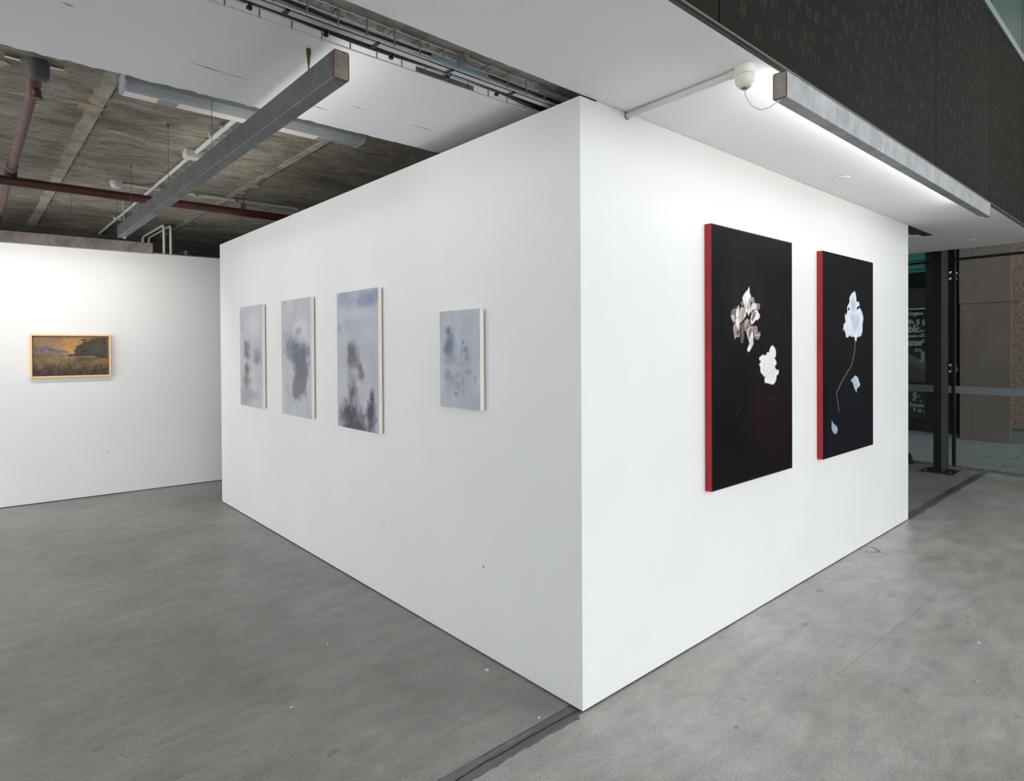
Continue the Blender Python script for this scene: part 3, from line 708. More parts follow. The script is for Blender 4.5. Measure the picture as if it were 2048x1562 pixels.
# ------------------------------------------------------------------ cable tray and cables in the ceiling slot
TX0, TX1 = -2.6, -0.045
tray = thing('cable_tray', (-1.2, 0.22, 2.7), 'bright wire mesh cable tray hung along the broken ceiling edge', 'cable tray')
for (y_, z_) in ((0.292, 2.702), (0.292, 2.733), (0.168, 2.702), (0.168, 2.733), (0.292, 2.762), (0.168, 2.762)):
    q = MB(); q.tube([(TX0, y_, z_), (TX1 if z_ < 2.71 else 0.35, y_, z_)], 0.0027, 6); ob('long_wire', q, M_WIRE, tray)
for k in range(24):
    x = -1.149 + 0.1096 * (k - 13)
    if x > 0.06: continue
    q = MB(); q.tube([(x, 0.2945, 2.700), (x, 0.2945, 2.7635), (x, 0.1655, 2.7635), (x, 0.1655, 2.700)], 0.0030, 6); ob('cross_wire', q, M_WIRE, tray)
for y_, mt, x0, x1 in ((0.2975, M_ZINC, -0.645, -0.352), (0.1635, M_BLUEZ, -0.66, -0.38)):
    q = MB(); q.obox((x0, y_, 2.716), (x1, y_, 2.716), 0.004, 0.024); cp = ob('coupler_plate', q, mt, tray, bevel=0.001)
    for x in (x0 + 0.012, x1 - 0.012):
        q = MB(); q.lathe((x, y_ - 0.004, 2.716), [(0.010, 0), (0.010, 0.003), (0.006, 0.007)], 12, 'y'); ob('bolt_head', q, M_WIRE, cp)
    xm = (x0 + x1) / 2
    q = MB(); q.obox((xm - 0.014, y_, 2.738), (xm + 0.014, y_, 2.738), 0.010, 0.058); ob('clip', q, M_ZINC, cp)
q = MB(); q.obox((-1.128, 0.235, 2.752), (-1.09, 0.235, 2.752), 0.016, 0.02); ob('spacer_tube', q, M_BLUEZ, tray)
def droop(y0, z0, amp, x0, x1, n=60, ph=0.0, end=None):
    out = []
    for i in range(n + 1):
        x = x0 + (x1 - x0) * i / n
        out.append((x, y0 + 0.006 * math.sin(x * 5 + ph), z0 + amp * math.sin(x * 9 + ph)))
    return out
cab_pts = droop(0.246, 2.722, 0.004, -2.6, -0.25) + [(-0.15, 0.262, 2.722), (-0.05, 0.285, 2.728), (0.06, 0.30, 2.735), (0.2, 0.30, 2.74)]
cab = tag(ob('black_cable', MB().tube(cab_pts, 0.0125, 10), M_BLACK, smooth=True), 'thick black cable strapped under the wire tray', 'cable')
for k in range(9):
    x = -2.35 + 0.262 * k
    q = MB(); q.tube([(x, 0.248 + 0.016 * math.cos(t), 2.722 + 0.016 * math.sin(t)) for t in np.linspace(0, 6.283, 13)], 0.0035, 5, False); q.obox((x - 0.008, 0.257, 2.706), (x + 0.006, 0.262, 2.706), 0.012, 0.010); ob('cable_tie', q, M_BLACK, cab)
chn = thing('cable_channel', (-1.2, 0.21, 2.715), 'pale metal channel running beside the thick black cable', 'channel')
q = MB(); q.obox((-2.6, 0.208, 2.716), (0.3, 0.208, 2.716), 0.032, 0.018); ob('channel_body', q, M_ALU, chn, bevel=0.002)
q = MB(); q.obox((-2.6, 0.192, 2.709), (0.3, 0.192, 2.709), 0.004, 0.010); ob('channel_flange', q, M_WIRE, chn)
for k in range(7):
    x = -2.2 + 0.33 * k
    q = MB(); q.obox((x, 0.208, 2.705), (x + 0.012, 0.208, 2.705), 0.044, 0.008); ob('cable_tie', q, M_BLACK, chn)
for i, (y_, z_, r, mt, lab) in enumerate(((0.184, 2.731, 0.005, M_BLACK, 'thin black data cable beside the pale channel'), (0.178, 2.712, 0.004, M_PVC_G, 'thin grey data cable along the tray edge'), (0.232, 2.752, 0.006, M_ZINC, 'galvanised rod above the pale channel'))):
    tag(ob('thin_cable', MB().tube(droop(y_, z_, 0.002, -2.6, 0.2, 40, i * 1.3), r, 7), mt, smooth=True), lab, 'cable')

# ------------------------------------------------------------------ services on the raw slab
lum = thing('batten_light', (-0.65, 2.02, 2.98), 'unlit prismatic batten light tucked behind the white soffit', 'ceiling light')
def xprism(prof, x0, x1):
    q = MB(); n = len(prof)
    q.add([(x0, y, z) for y, z in prof] + [(x1, y, z) for y, z in prof], [tuple(reversed(range(n))), tuple(range(n, 2 * n))] + [(i, (i + 1) % n, n + (i + 1) % n, n + i) for i in range(n)]); return q
ob('light_body', MB().box((-1.34, 1.93, 3.045), (0.0, 2.10, ZS)), M_PVC_G, lum)
ob('diffuser', xprism([(1.935, 3.05), (1.938, 3.005), (1.965, 2.982), (2.02, 2.977), (2.02, 3.05)], -1.355, 0.015), M_DIFF, lum, smooth=True)
ob('diffuser_base', xprism([(2.021, 3.05), (2.021, 2.977), (2.098, 2.977), (2.10, 3.05)], -1.352, -0.18), M_DIFFB, lum)
ob('clear_end', xprism([(2.021, 3.05), (2.021, 2.977), (2.07, 2.979), (2.10, 3.0), (2.10, 3.05)], -0.18, 0.015), M_DIFF, lum)
for x0, x1 in ((-1.365, -1.352), (0.012, 0.022)):
    ob('end_plate', xprism([(1.93, 3.07), (1.932, 3.003), (1.96, 2.977), (2.08, 2.974), (2.103, 2.99), (2.105, 3.07)], x0, x1), M_DIFF, lum)
for x0, x1 in ((-1.19, -1.09), (-0.27, -0.17)):
    ob('lampholder_shadow', MB().box((x0, 2.026, 2.9755), (x1, 2.094, 2.99)), M_DIFFG, lum, bevel=0.001)  # grey plates stand in for the dark end shadows of the lampholders

pipe = thing('sprinkler_pipe', (0, 4.3, 2.9), 'dark red sprinkler main crossing under the raw slab', 'pipe', )
ob('pipe_run', MB().tube([(-4.5, 4.31, 2.90), (3.0, 4.28, 2.90)], 0.036, 16), M_OXIDE, pipe, smooth=True)
for hx in (0.0, -3.2):
    q = MB(); q.tube([(hx, 4.30, 2.945), (hx, 4.30, ZS)], 0.006, 8); ob('hanger_rod', q, M_FIT, pipe)
    q = MB(); prof = [(math.cos(t), math.sin(t)) for t in np.linspace(-math.pi / 2 - 1.9, -math.pi / 2 + 1.9, 12)]
    strip = [(4.30 + 0.0385 * c, 2.90 + 0.0385 * s_) for c, s_ in prof]; strip = [(4.285, 2.985)] + strip + [(4.315, 2.985)]
    for i in range(len(strip) - 1):
        q.obox((hx, strip[i][0], strip[i][1]), (hx, strip[i + 1][0], strip[i + 1][1]), 0.034, 0.004, (1, 0, 0)) if False else q.add(
            [(hx - 0.018, *strip[i]), (hx + 0.018, *strip[i]), (hx + 0.018, *strip[i + 1]), (hx - 0.018, *strip[i + 1])], [(0, 1, 2, 3)])
    q.box((hx - 0.018, 4.283, 2.94), (hx + 0.018, 4.287, 2.99)); q.box((hx - 0.018, 4.313, 2.94), (hx + 0.018, 4.317, 2.99)); q.box((hx - 0.018, 4.283, 2.986), (hx + 0.018, 4.317, 2.991))
    ob('pipe_hanger', q, M_HANG, pipe)
br = thing('branch_pipe', (-1.72, 3.2, 2.965), 'worn red branch pipe with a grey cap rising to the slab', 'pipe')
ob('pipe_run', MB().tube([(-1.722, 2.27, 2.972), (-1.722, 4.18, 2.972)], 0.027, 14), M_OXIDE_L, br, smooth=True)
ob('pipe_run', MB().tube([(-1.722, 4.42, 2.972), (-1.722, 7.4, 2.972)], 0.024, 14), M_OXIDE_L, br, smooth=True)
q = MB(); q.tube([(-1.722, 4.19, 2.97), (-1.722, 4.42, 2.97)], 0.034, 14); q.tube([(-1.722, 4.31, 2.90), (-1.722, 4.31, 2.99)], 0.040, 14); ob('tee_fitting', q, M_OXIDE, br, smooth=True)
ob('collar', MB().tube([(-1.722, 4.10, 2.972), (-1.722, 4.19, 2.972)], 0.035, 14), M_FIT, br, smooth=True)
q = MB(); q.tube([(-1.722, 2.30, 2.972), (-1.722, 2.225, 2.975), (-1.722, 2.19, 3.0), (-1.722, 2.175, ZS)], 0.031, 14); ob('elbow', q, M_OXIDE_L, br, smooth=True)
q = MB(); q.lathe((-1.705, 2.165, ZS - 0.10), [(0.03, 0), (0.040, 0.005), (0.046, 0.04), (0.046, 0.09), (0.042, 0.10)], 24); ob('end_cap', q, M_FIT, br, smooth=True)
q = MB(); q.tube([(-1.712, 2.225, 2.95), (-1.708, 2.235, 2.915)], 0.020, 12); q.tube([(-1.708, 2.235, 2.915), (-1.708, 2.235, 2.908)], 0.027, 12); ob('sprinkler_head', q, M_OXIDE, br, smooth=True)
for sx in (-1, 1):
    q = MB(); q.obox((-1.72 + sx * 0.06, 2.18, 3.07), (-1.72 + sx * 0.12, 2.18, 3.072), 0.02, 0.01); ob('fixing_bracket', q, M_WIRE, br)

cd = thing('conduit', (-0.705, 4.9, 3.06), 'white conduit running back across the slab through a junction box', 'conduit')
ob('pipe_run', MB().tube([(-0.70, 2.08, 3.06), (-0.705, 3.17, 3.06)], 0.0165, 12), M_PVC_G, cd, smooth=True)
ob('pipe_run', MB().tube([(-0.712, 3.27, 3.06), (-0.72, 7.42, 3.06)], 0.0135, 12), M_PVC_G, cd, smooth=True)
for y_ in (2.48, 2.72, 4.45, 6.3):
    q = MB(); q.obox((-0.745, y_, 3.066), (-0.67, y_, 3.066), 0.018, 0.026); ob('saddle_clip', q, M_BLUEZ if y_ in (2.48, 4.45) else M_PVC_G, cd)
jb = thing('junction_box', (-0.70, 3.22, 3.04), 'white plastic junction box on the long conduit', 'junction box')
ob('box_body', MB().box((-0.775, 3.165, 3.032), (-0.635, 3.275, ZS)), M_PVC_G, jb, bevel=0.006)
ob('box_lid', MB().box((-0.77, 3.17, 3.022), (-0.64, 3.27, 3.034)), M_PVC_G, jb, bevel=0.003)
q = MB(); q.tube([(-0.66, 3.28, 3.05), (-0.655, 3.33, 3.03), (-0.64, 3.36, 3.05), (-0.63, 3.37, 3.08)], 0.006, 8); ob('cable_tail', q, M_PVC, jb, smooth=True)
cd2 = thing('conduit', (0.2, 4.5, 3.062), 'grey white conduit crossing behind the dark red main', 'conduit')
ob('pipe_run', MB().tube([(-0.95, 4.56, 3.062), (2.5, 4.42, 3.062)], 0.0155, 12), M_PVC_G, cd2, smooth=True)
for x in (0.0, 0.62, -0.35):
    q = MB(); q.obox((x - 0.012, 4.56 - 0.0405 * (x + 0.95), 3.056), (x + 0.012, 4.56 - 0.0405 * (x + 0.95), 3.056), 0.05, 0.03); ob('saddle_clip', q, M_ZINC, cd2)
tag(ob('earth_wire', MB().tube([(-0.78, 4.49, 3.07), (-0.55, 4.47, 3.066), (-0.3, 4.47, 3.068), (-0.12, 4.49, 3.074)], 0.006, 8), M_GREEN, smooth=True), 'green yellow earth wire lying along the crossing conduit', 'wire')
sd = thing('smoke_detector', (-0.99, 4.57, 3.03), 'white domed smoke detector on the slab at the conduit end', 'detector')
q = MB(); q.lathe((-0.99, 4.57, ZS - 0.03), [(0.045, 0), (0.05, 0.006), (0.05, 0.03)], 24); ob('detector_base', q, M_PVC_G, sd, smooth=True)
q = MB(); q.lathe((-0.99, 4.57, ZS - 0.062), [(0.012, 0), (0.034, 0.006), (0.042, 0.02), (0.042, 0.033)], 24); ob('detector_dome', q, M_PVC, sd, smooth=True)
for x, lab in ((-0.238, 'nearer white bent pipe arching over the back wall, beside the rusty beam end'), (-0.168, 'further white bent pipe arching over the back wall, beyond its twin')):
    yw = bw(x) + 0.13
    bpipe = thing('bent_pipe', (x, yw, 2.7), lab.replace('nearer', 'first').replace('further', 'second'), 'pipe', 'white bent pipes over the back wall')
    pts = [(x, yw, 2.62), (x, yw, 3.035), (x - 0.001, yw + 0.012, 3.052), (x - 0.002, yw + 0.03, 3.058), (x - 0.02, 7.30, 3.058), (x - 0.02, 7.335, 3.052), (x - 0.02, 7.36, 3.035), (x - 0.02, 7.365, 2.3)]
    ob('pipe_run', MB().tube(pts, 0.0145, 12), M_PVC_Y, bpipe, smooth=True)
    ob('wall_collar', MB().tube([(x, yw, 2.72), (x, yw, 2.735)], 0.018, 12), M_PVC_Y, bpipe, smooth=True)
q = MB(); q.obox((-0.09, bw(0) + 0.12, 2.745), (-0.03, bw(0) + 0.12, 2.755), 0.04, 0.006); q.obox((-0.03, bw(0) + 0.12, 2.75), (0.0, bw(0) + 0.12, 2.75), 0.05, 0.05)
tag(ob('stud_bracket', q, M_ZINC, bevel=0.001), 'small zinc stud bracket on top of the back wall', 'bracket')

# ------------------------------------------------------------------ fittings on the white soffit
rose = thing('ceiling_rose', (0.285, -0.605, 2.58), 'white ceiling rose socket with a dangling cord', 'ceiling rose')
q = MB(); q.lathe((0.285, -0.605, HC - 0.040), [(0.0365, 0), (0.0385, 0.004), (0.037, 0.04)], 32); ob('rose_base', q, M_PVC_Y, rose, smooth=True)
q = MB(); q.lathe((0.285, -0.605, HC - 0.088), [(0.016, 0), (0.024, 0.002), (0.033, 0.014), (0.0375, 0.030), (0.038, 0.046)], 32); ob('rose_cover', q, M_PVC_Y, rose, smooth=True)
q = MB(); q.lathe((0.285, -0.605, HC - 0.094), [(0.010, 0), (0.012, 0.002), (0.012, 0.008)], 16); ob('cord_grip', q, M_HANG, rose)
q = MB(); q.tube([(0.285, -0.605, 2.606), (0.286, -0.607, 2.585), (0.29, -0.613, 2.56), (0.305, -0.628, 2.535), (0.325, -0.648, 2.522), (0.345, -0.672, 2.527), (0.36, -0.690, 2.542), (0.375, -0.70, 2.556)], 0.0026, 7); ob('cord', q, M_PVC, rose, smooth=True)
sc_ = thing('surface_conduit', (0.3, -0.28, 2.68), 'white surface conduit from the partition top to the ceiling rose', 'conduit')
ob('pipe_run', MB().tube([(0.325, 0.004, HC - 0.016), (0.292, -0.572, HC - 0.016)], 0.0145, 14), M_PVC, sc_, smooth=True)
ob('end_cover', MB().tube([(0.294, -0.535, HC - 0.016), (0.291, -0.575, HC - 0.016)], 0.017, 14), M_PVC, sc_, smooth=True)
ob('wall_ring', MB().tube([(0.3253, 0.001, HC - 0.016), (0.3245, -0.006, HC - 0.016)], 0.0175, 14), M_HANG, sc_, smooth=True)
for (x, y_, lab) in ((2.285, -0.225, 'round white cover plate on the soffit over the partition'), (5.86, -0.17, 'round white cover plate on the soffit near the glass front')):
    cv = thing('cover_plate', (x, y_, HC), lab, 'cover plate', 'round cover plates on the soffit')
    q = MB(); q.lathe((x, y_, HC - 0.008), [(0.048, 0), (0.05, 0.002), (0.05, 0.006)], 32); ob('plate', q, M_CEIL, cv, smooth=True)
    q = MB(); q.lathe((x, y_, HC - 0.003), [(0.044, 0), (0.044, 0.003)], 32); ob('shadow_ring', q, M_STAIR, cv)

# ------------------------------------------------------------------ paintings
DATA = {'P1':{'top':((0.424,0.782),(0.431,0.774),(0.429,0.756),(0.442,0.752),(0.447,0.74),(0.437,0.721),(0.439,0.706),(0.433,0.679),(0.415,0.664),(0.406,0.678),(0.388,0.675),(0.375,0.689),(0.366,0.707),(0.353,0.718),(0.345,0.735),(0.358,0.746),(0.384,0.76),(0.406,0.767),(0.418,0.776)),'topstreak':((0.424,0.738),(0.439,0.732),(0.436,0.712),(0.415,0.684),(0.406,0.678),(0.403,0.696),(0.418,0.72)),'topstreak2':((0.38,0.739),(0.386,0.719),(0.388,0.69),(0.379,0.698),(0.374,0.722)),'p2':((0.451,0.74),(0.474,0.741),(0.487,0.733),(0.485,0.723),(0.455,0.718),(0.446,0.727)),'blue':((0.323,0.717),(0.34,0.722),(0.353,0.715),(0.362,0.699),(0.345,0.703),(0.327,0.708)),'p3':((0.455,0.712),(0.483,0.72),(0.51,0.717),(0.519,0.705),(0.51,0.693),(0.464,0.689),(0.442,0.676),(0.437,0.685)),'p4':((0.519,0.715),(0.543,0.718),(0.558,0.711),(0.556,0.698),(0.538,0.693),(0.517,0.699)),'p5':((0.464,0.68),(0.492,0.689),(0.524,0.693),(0.538,0.681),(0.559,0.673),(0.556,0.66),(0.528,0.648),(0.514,0.651),(0.482,0.638),(0.455,0.629),(0.437,0.643),(0.446,0.664)),'p5in':((0.45,0.653),(0.473,0.68),(0.51,0.684),(0.501,0.665),(0.464,0.641)),'p6':((0.209,0.66),(0.221,0.68),(0.242,0.689),(0.267,0.688),(0.273,0.675),(0.267,0.652),(0.254,0.64),(0.242,0.632),(0.229,0.643)),'p6w':((0.213,0.657),(0.225,0.668),(0.255,0.661),(0.246,0.635),(0.225,0.646)),'p7':((0.268,0.698),(0.276,0.691),(0.282,0.687),(0.297,0.706),(0.306,0.696),(0.301,0.679),(0.293,0.658),(0.276,0.652),(0.27,0.661),(0.273,0.681)),'p8':((0.31,0.688),(0.332,0.698),(0.362,0.696),(0.379,0.681),(0.388,0.669),(0.375,0.657),(0.34,0.642),(0.31,0.633),(0.293,0.641),(0.288,0.658)),'p8w':((0.366,0.674),(0.388,0.672),(0.379,0.659),(0.357,0.657),(0.356,0.667)),'p9':((0.259,0.645),(0.276,0.654),(0.293,0.653),(0.301,0.641),(0.312,0.624),(0.307,0.604),(0.288,0.615),(0.263,0.629)),'p10':((0.238,0.617),(0.25,0.629),(0.267,0.629),(0.284,0.612),(0.301,0.601),(0.312,0.592),(0.305,0.58),(0.275,0.58),(0.258,0.574),(0.25,0.569),(0.252,0.583),(0.242,0.6)),'p10d':((0.275,0.606),(0.296,0.601),(0.307,0.591),(0.288,0.585),(0.278,0.592)),'p11':((0.322,0.63),(0.357,0.636),(0.364,0.616),(0.361,0.572),(0.348,0.557),(0.335,0.554),(0.322,0.566),(0.318,0.595)),'p11l':((0.344,0.624),(0.353,0.619),(0.353,0.578),(0.344,0.572),(0.339,0.601)),'p11t':((0.325,0.567),(0.358,0.572),(0.348,0.557),(0.335,0.554)),'p12':((0.366,0.642),(0.401,0.652),(0.423,0.648),(0.419,0.637),(0.383,0.634)),'p12b':((0.362,0.636),(0.401,0.634),(0.383,0.625),(0.366,0.619)),'p13':((0.37,0.619),(0.401,0.631),(0.441,0.635),(0.432,0.617),(0.401,0.604),(0.374,0.604)),'p14':((0.468,0.62),(0.5,0.625),(0.523,0.621),(0.528,0.606),(0.509,0.602),(0.482,0.596)),'p15':((0.482,0.596),(0.509,0.602),(0.542,0.6),(0.565,0.6),(0.56,0.582),(0.537,0.569),(0.509,0.571),(0.486,0.581)),'p15w':((0.491,0.593),(0.519,0.589),(0.556,0.592),(0.56,0.588),(0.518,0.584),(0.491,0.589)),'p16':((0.405,0.607),(0.432,0.62),(0.464,0.626),(0.468,0.602),(0.477,0.581),(0.477,0.551),(0.454,0.536),(0.432,0.522),(0.414,0.519),(0.4,0.525),(0.402,0.534),(0.427,0.554),(0.418,0.566),(0.405,0.581),(0.392,0.596)),'p16b':((0.414,0.605),(0.437,0.62),(0.462,0.623),(0.464,0.605),(0.441,0.584),(0.427,0.572),(0.414,0.584)),'f2':((0.719,0.546),(0.744,0.54),(0.766,0.526),(0.771,0.51),(0.764,0.496),(0.744,0.491),(0.764,0.484),(0.777,0.472),(0.774,0.463),(0.754,0.459),(0.759,0.448),(0.779,0.44),(0.804,0.44),(0.809,0.431),(0.799,0.42),(0.774,0.416),(0.777,0.406),(0.763,0.391),(0.743,0.382),(0.72,0.379),(0.699,0.383),(0.674,0.384),(0.65,0.389),(0.63,0.388),(0.618,0.393),(0.616,0.404),(0.629,0.419),(0.611,0.414),(0.597,0.423),(0.573,0.431),(0.562,0.44),(0.564,0.453),(0.55,0.466),(0.553,0.472),(0.569,0.475),(0.566,0.483),(0.55,0.486),(0.546,0.494),(0.565,0.5),(0.588,0.506),(0.617,0.505),(0.646,0.504),(0.643,0.513),(0.66,0.518),(0.678,0.516),(0.685,0.53),(0.7,0.54))},'P2':{'fl':((0.608,0.831),(0.631,0.808),(0.642,0.776),(0.694,0.777),(0.709,0.756),(0.651,0.747),(0.645,0.733),(0.709,0.745),(0.738,0.735),(0.767,0.717),(0.788,0.688),(0.767,0.658),(0.767,0.622),(0.738,0.596),(0.65,0.588),(0.636,0.566),(0.613,0.57),(0.593,0.591),(0.529,0.591),(0.496,0.598),(0.468,0.587),(0.428,0.587),(0.42,0.605),(0.388,0.629),(0.356,0.618),(0.382,0.643),(0.374,0.649),(0.42,0.668),(0.407,0.688),(0.409,0.709),(0.436,0.703),(0.455,0.724),(0.447,0.742),(0.469,0.753),(0.496,0.768),(0.497,0.792),(0.538,0.815)),'sh1':((0.566,0.798),(0.614,0.771),(0.608,0.728),(0.552,0.734),(0.518,0.761)),'sh2':((0.51,0.704),(0.608,0.699),(0.636,0.657),(0.608,0.613),(0.565,0.656)),'sh3':((0.636,0.707),(0.694,0.701),(0.688,0.665),(0.645,0.642)),'hole':((0.469,0.742),(0.502,0.736),(0.496,0.725),(0.469,0.728)),'stem':((0.61,0.57),(0.607,0.534),(0.587,0.498),(0.537,0.442),(0.454,0.411),(0.347,0.365),(0.243,0.31),(0.268,0.268),(0.294,0.219)),'pa':((0.613,0.389),(0.67,0.378),(0.687,0.359),(0.716,0.34),(0.699,0.33),(0.649,0.321),(0.638,0.299),(0.592,0.326),(0.564,0.352),(0.523,0.367)),'pb':((0.158,0.179),(0.191,0.161),(0.242,0.147),(0.267,0.131),(0.255,0.114),(0.224,0.108),(0.183,0.119),(0.158,0.137),(0.156,0.158))},'curl':{'c1':((0.241,0.952),(0.251,0.937),(0.287,0.925),(0.251,0.919)),'c2':((0.286,0.886),(0.314,0.894),(0.35,0.891)),'c3':((0.149,0.835),(0.175,0.831),(0.162,0.819)),'c4':((0.118,0.796),(0.138,0.779),(0.118,0.75),(0.098,0.736)),'c5':((0.639,0.652),(0.675,0.633),(0.692,0.63)),'c6':((0.737,0.654),(0.774,0.67),(0.807,0.678),(0.812,0.655)),'c7':((0.58,0.628),(0.639,0.633)),'c8':((0.724,0.599),(0.761,0.588)),'c9':((0.106,0.468),(0.146,0.473),(0.176,0.486)),'c10':((0.849,0.466),(0.867,0.447)),'c11':((0.257,0.271),(0.299,0.29),(0.346,0.306)),'c12':((0.673,0.303),(0.71,0.317),(0.754,0.315)),'c13':((0.697,0.287),(0.69,0.256)),'c14':((0.363,0.215),(0.396,0.249)),'red':((0.52,0.332),(0.625,0.32),(0.649,0.258),(0.636,0.213),(0.565,0.202),(0.429,0.225),(0.497,0.273)),'g1':((0.24,0.798),(0.303,0.793),(0.302,0.729),(0.25,0.72)),'g2':((0.523,0.788),(0.593,0.784),(0.592,0.723),(0.534,0.714))},'mist':{'A':((0.323,0.609,0.151,0.072,(118,118,126),0.9),(0.295,0.516,0.142,0.052,(112,112,120),0.9),(0.778,0.488,0.132,0.079,(118,116,122),0.75),(0.313,0.372,0.132,0.062,(105,100,102),0.85),(0.502,0.385,0.055,0.025,(140,140,146),0.6),(0.284,0.247,0.114,0.093,(128,118,112),0.8),(0.45,0.256,0.055,0.031,(130,128,132),0.6),(0.467,0.119,0.428,0.061,(150,149,158),0.7),(0.227,0.049,0.237,0.052,(152,150,158),0.6),(0.635,0.818,0.309,0.151,(205,206,210),0.7),(0.117,0.86,0.145,0.146,(165,168,178),0.6),(0.592,0.345,0.135,0.061,(196,196,202),0.7),(0.836,0.29,0.13,0.119,(170,170,180),0.5),(0.33,0.207,0.094,0.031,(165,150,135),0.5)),'B':((0.55,0.56,0.366,0.096,(104,108,120),0.95),(0.666,0.465,0.231,0.146,(98,106,120),0.95),(0.661,0.31,0.215,0.146,(110,110,118),0.9),(0.522,0.219,0.136,0.079,(118,117,124),0.85),(0.81,0.296,0.059,0.119,(112,112,122),0.7),(0.286,0.533,0.124,0.062,(140,142,152),0.7),(0.175,0.695,0.109,0.045,(160,160,168),0.8),(0.501,0.638,0.171,0.018,(125,126,136),0.8),(0.676,0.749,0.23,0.077,(203,203,203),0.7),(0.59,0.725,0.095,0.032,(140,140,150),0.7),(0.706,0.646,0.196,0.034,(200,198,196),0.5),(0.278,0.306,0.079,0.035,(200,190,175),0.6),(0.184,0.227,0.109,0.054,(166,165,166),0.6),(0.224,0.82,0.214,0.089,(172,175,186),0.5)),'C':((0.412,0.531,0.15,0.089,(100,98,108),0.9),(0.363,0.575,0.089,0.045,(96,95,106),0.8),(0.585,0.444,0.072,0.051,(105,95,98),0.75),(0.595,0.386,0.097,0.058,(100,92,94),0.8),(0.37,0.366,0.126,0.067,(130,130,140),0.7),(0.392,0.262,0.151,0.082,(72,68,76),0.9),(0.285,0.108,0.229,0.121,(66,62,72),0.95),(0.563,0.099,0.146,0.103,(84,80,90),0.7),(0.541,0.172,0.061,0.066,(160,160,172),0.8),(0.815,0.133,0.127,0.136,(66,62,72),0.95),(0.849,0.256,0.064,0.064,(72,68,78),0.85),(0.461,0.006,0.34,0.044,(64,60,70),0.8),(0.177,0.955,0.209,0.061,(140,146,168),0.7),(0.682,0.921,0.301,0.051,(132,140,164),0.8),(0.893,0.949,0.158,0.049,(124,132,158),0.7),(0.277,0.763,0.129,0.068,(158,162,176),0.6),(0.063,0.737,0.068,0.046,(140,145,162),0.6),(0.558,0.831,0.423,0.044,(190,192,204),0.7),(0.795,0.703,0.228,0.086,(188,190,200),0.5)),'D':((0.277,0.667,0.153,0.128,(106,116,136),0.95),(0.229,0.804,0.08,0.048,(92,100,120),0.9),(0.185,0.604,0.12,0.072,(100,110,132),0.9),(0.254,0.484,0.138,0.056,(140,146,160),0.8),(0.211,0.324,0.1,0.072,(132,142,158),0.8),(0.32,0.278,0.079,0.032,(135,144,160),0.6),(0.598,0.673,0.041,0.023,(112,122,142),0.8),(0.672,0.603,0.071,0.035,(120,130,150),0.85),(0.689,0.526,0.065,0.046,(130,138,156),0.75),(0.558,0.572,0.034,0.047,(140,148,166),0.6),(0.556,0.448,0.085,0.031,(150,155,170),0.7),(0.724,0.373,0.101,0.027,(140,148,164),0.65),(0.477,0.329,0.087,0.024,(142,150,166),0.7),(0.456,0.234,0.058,0.055,(138,146,162),0.75),(0.591,0.277,0.038,0.054,(134,142,160),0.7),(0.416,0.146,0.055,0.026,(126,136,154),0.8),(0.59,0.168,0.038,0.027,(140,148,164),0.7),(0.888,0.315,0.04,0.042,(132,140,158),0.75),(0.239,0.196,0.08,0.032,(150,156,170),0.6),(0.542,0.759,0.047,0.07,(158,162,176),0.5),(0.302,0.413,0.118,0.024,(178,176,186),0.6))},'L':{'hill':((0.016,0.73),(0.155,0.737),(0.283,0.686),(0.403,0.645),(0.463,0.616),(0.463,0.57),(0.015,0.572)),'tree':((0.499,0.492),(0.542,0.581),(0.534,0.627),(0.555,0.684),(0.543,0.719),(0.587,0.782),(0.618,0.776),(0.637,0.834),(0.681,0.869),(0.725,0.881),(0.744,0.926),(0.802,0.958),(0.982,0.964),(0.985,0.408),(0.837,0.47),(0.805,0.483)),'tree2':((0.619,0.915),(0.65,0.939),(0.678,0.951),(0.706,0.925),(0.7,0.899),(0.65,0.892)),'tree3':((0.426,0.511),(0.454,0.536),(0.511,0.523),(0.511,0.489),(0.438,0.496)),'shore':((0.499,0.489),(0.805,0.483),(0.837,0.464),(0.71,0.461),(0.585,0.47)),'bank':((0.529,0.471),(0.811,0.453),(0.849,0.411),(0.722,0.368),(0.585,0.43)),'path':((0.696,0.299),(0.836,0.388),(0.985,0.408),(0.985,0.265),(0.836,0.294))}}
def vnoise(nx, ny, fx, fy, seed):
    r = np.random.default_rng(seed); out = np.zeros((ny, nx)); amp = 1; tot = 0
    for o in range(5):
        gx, gy = max(2, int(fx * 2 ** o)) + 2, max(2, int(fy * 2 ** o)) + 2
        g = r.random((gy, gx)); X = np.linspace(0, gx - 2.001, nx); Y = np.linspace(0, gy - 2.001, ny)
        xi = X.astype(int); yi = Y.astype(int); xf = X - xi; yf = Y - yi; xf = xf * xf * (3 - 2 * xf); yf = yf * yf * (3 - 2 * yf)
        a = g[np.ix_(yi, xi)]; b_ = g[np.ix_(yi, xi + 1)]; c = g[np.ix_(yi + 1, xi)]; d = g[np.ix_(yi + 1, xi + 1)]
        out += amp * ((a * (1 - xf) + b_ * xf) * (1 - yf)[:, None] + (c * (1 - xf) + d * xf) * yf[:, None]); tot += amp; amp *= 0.55
    return out / tot
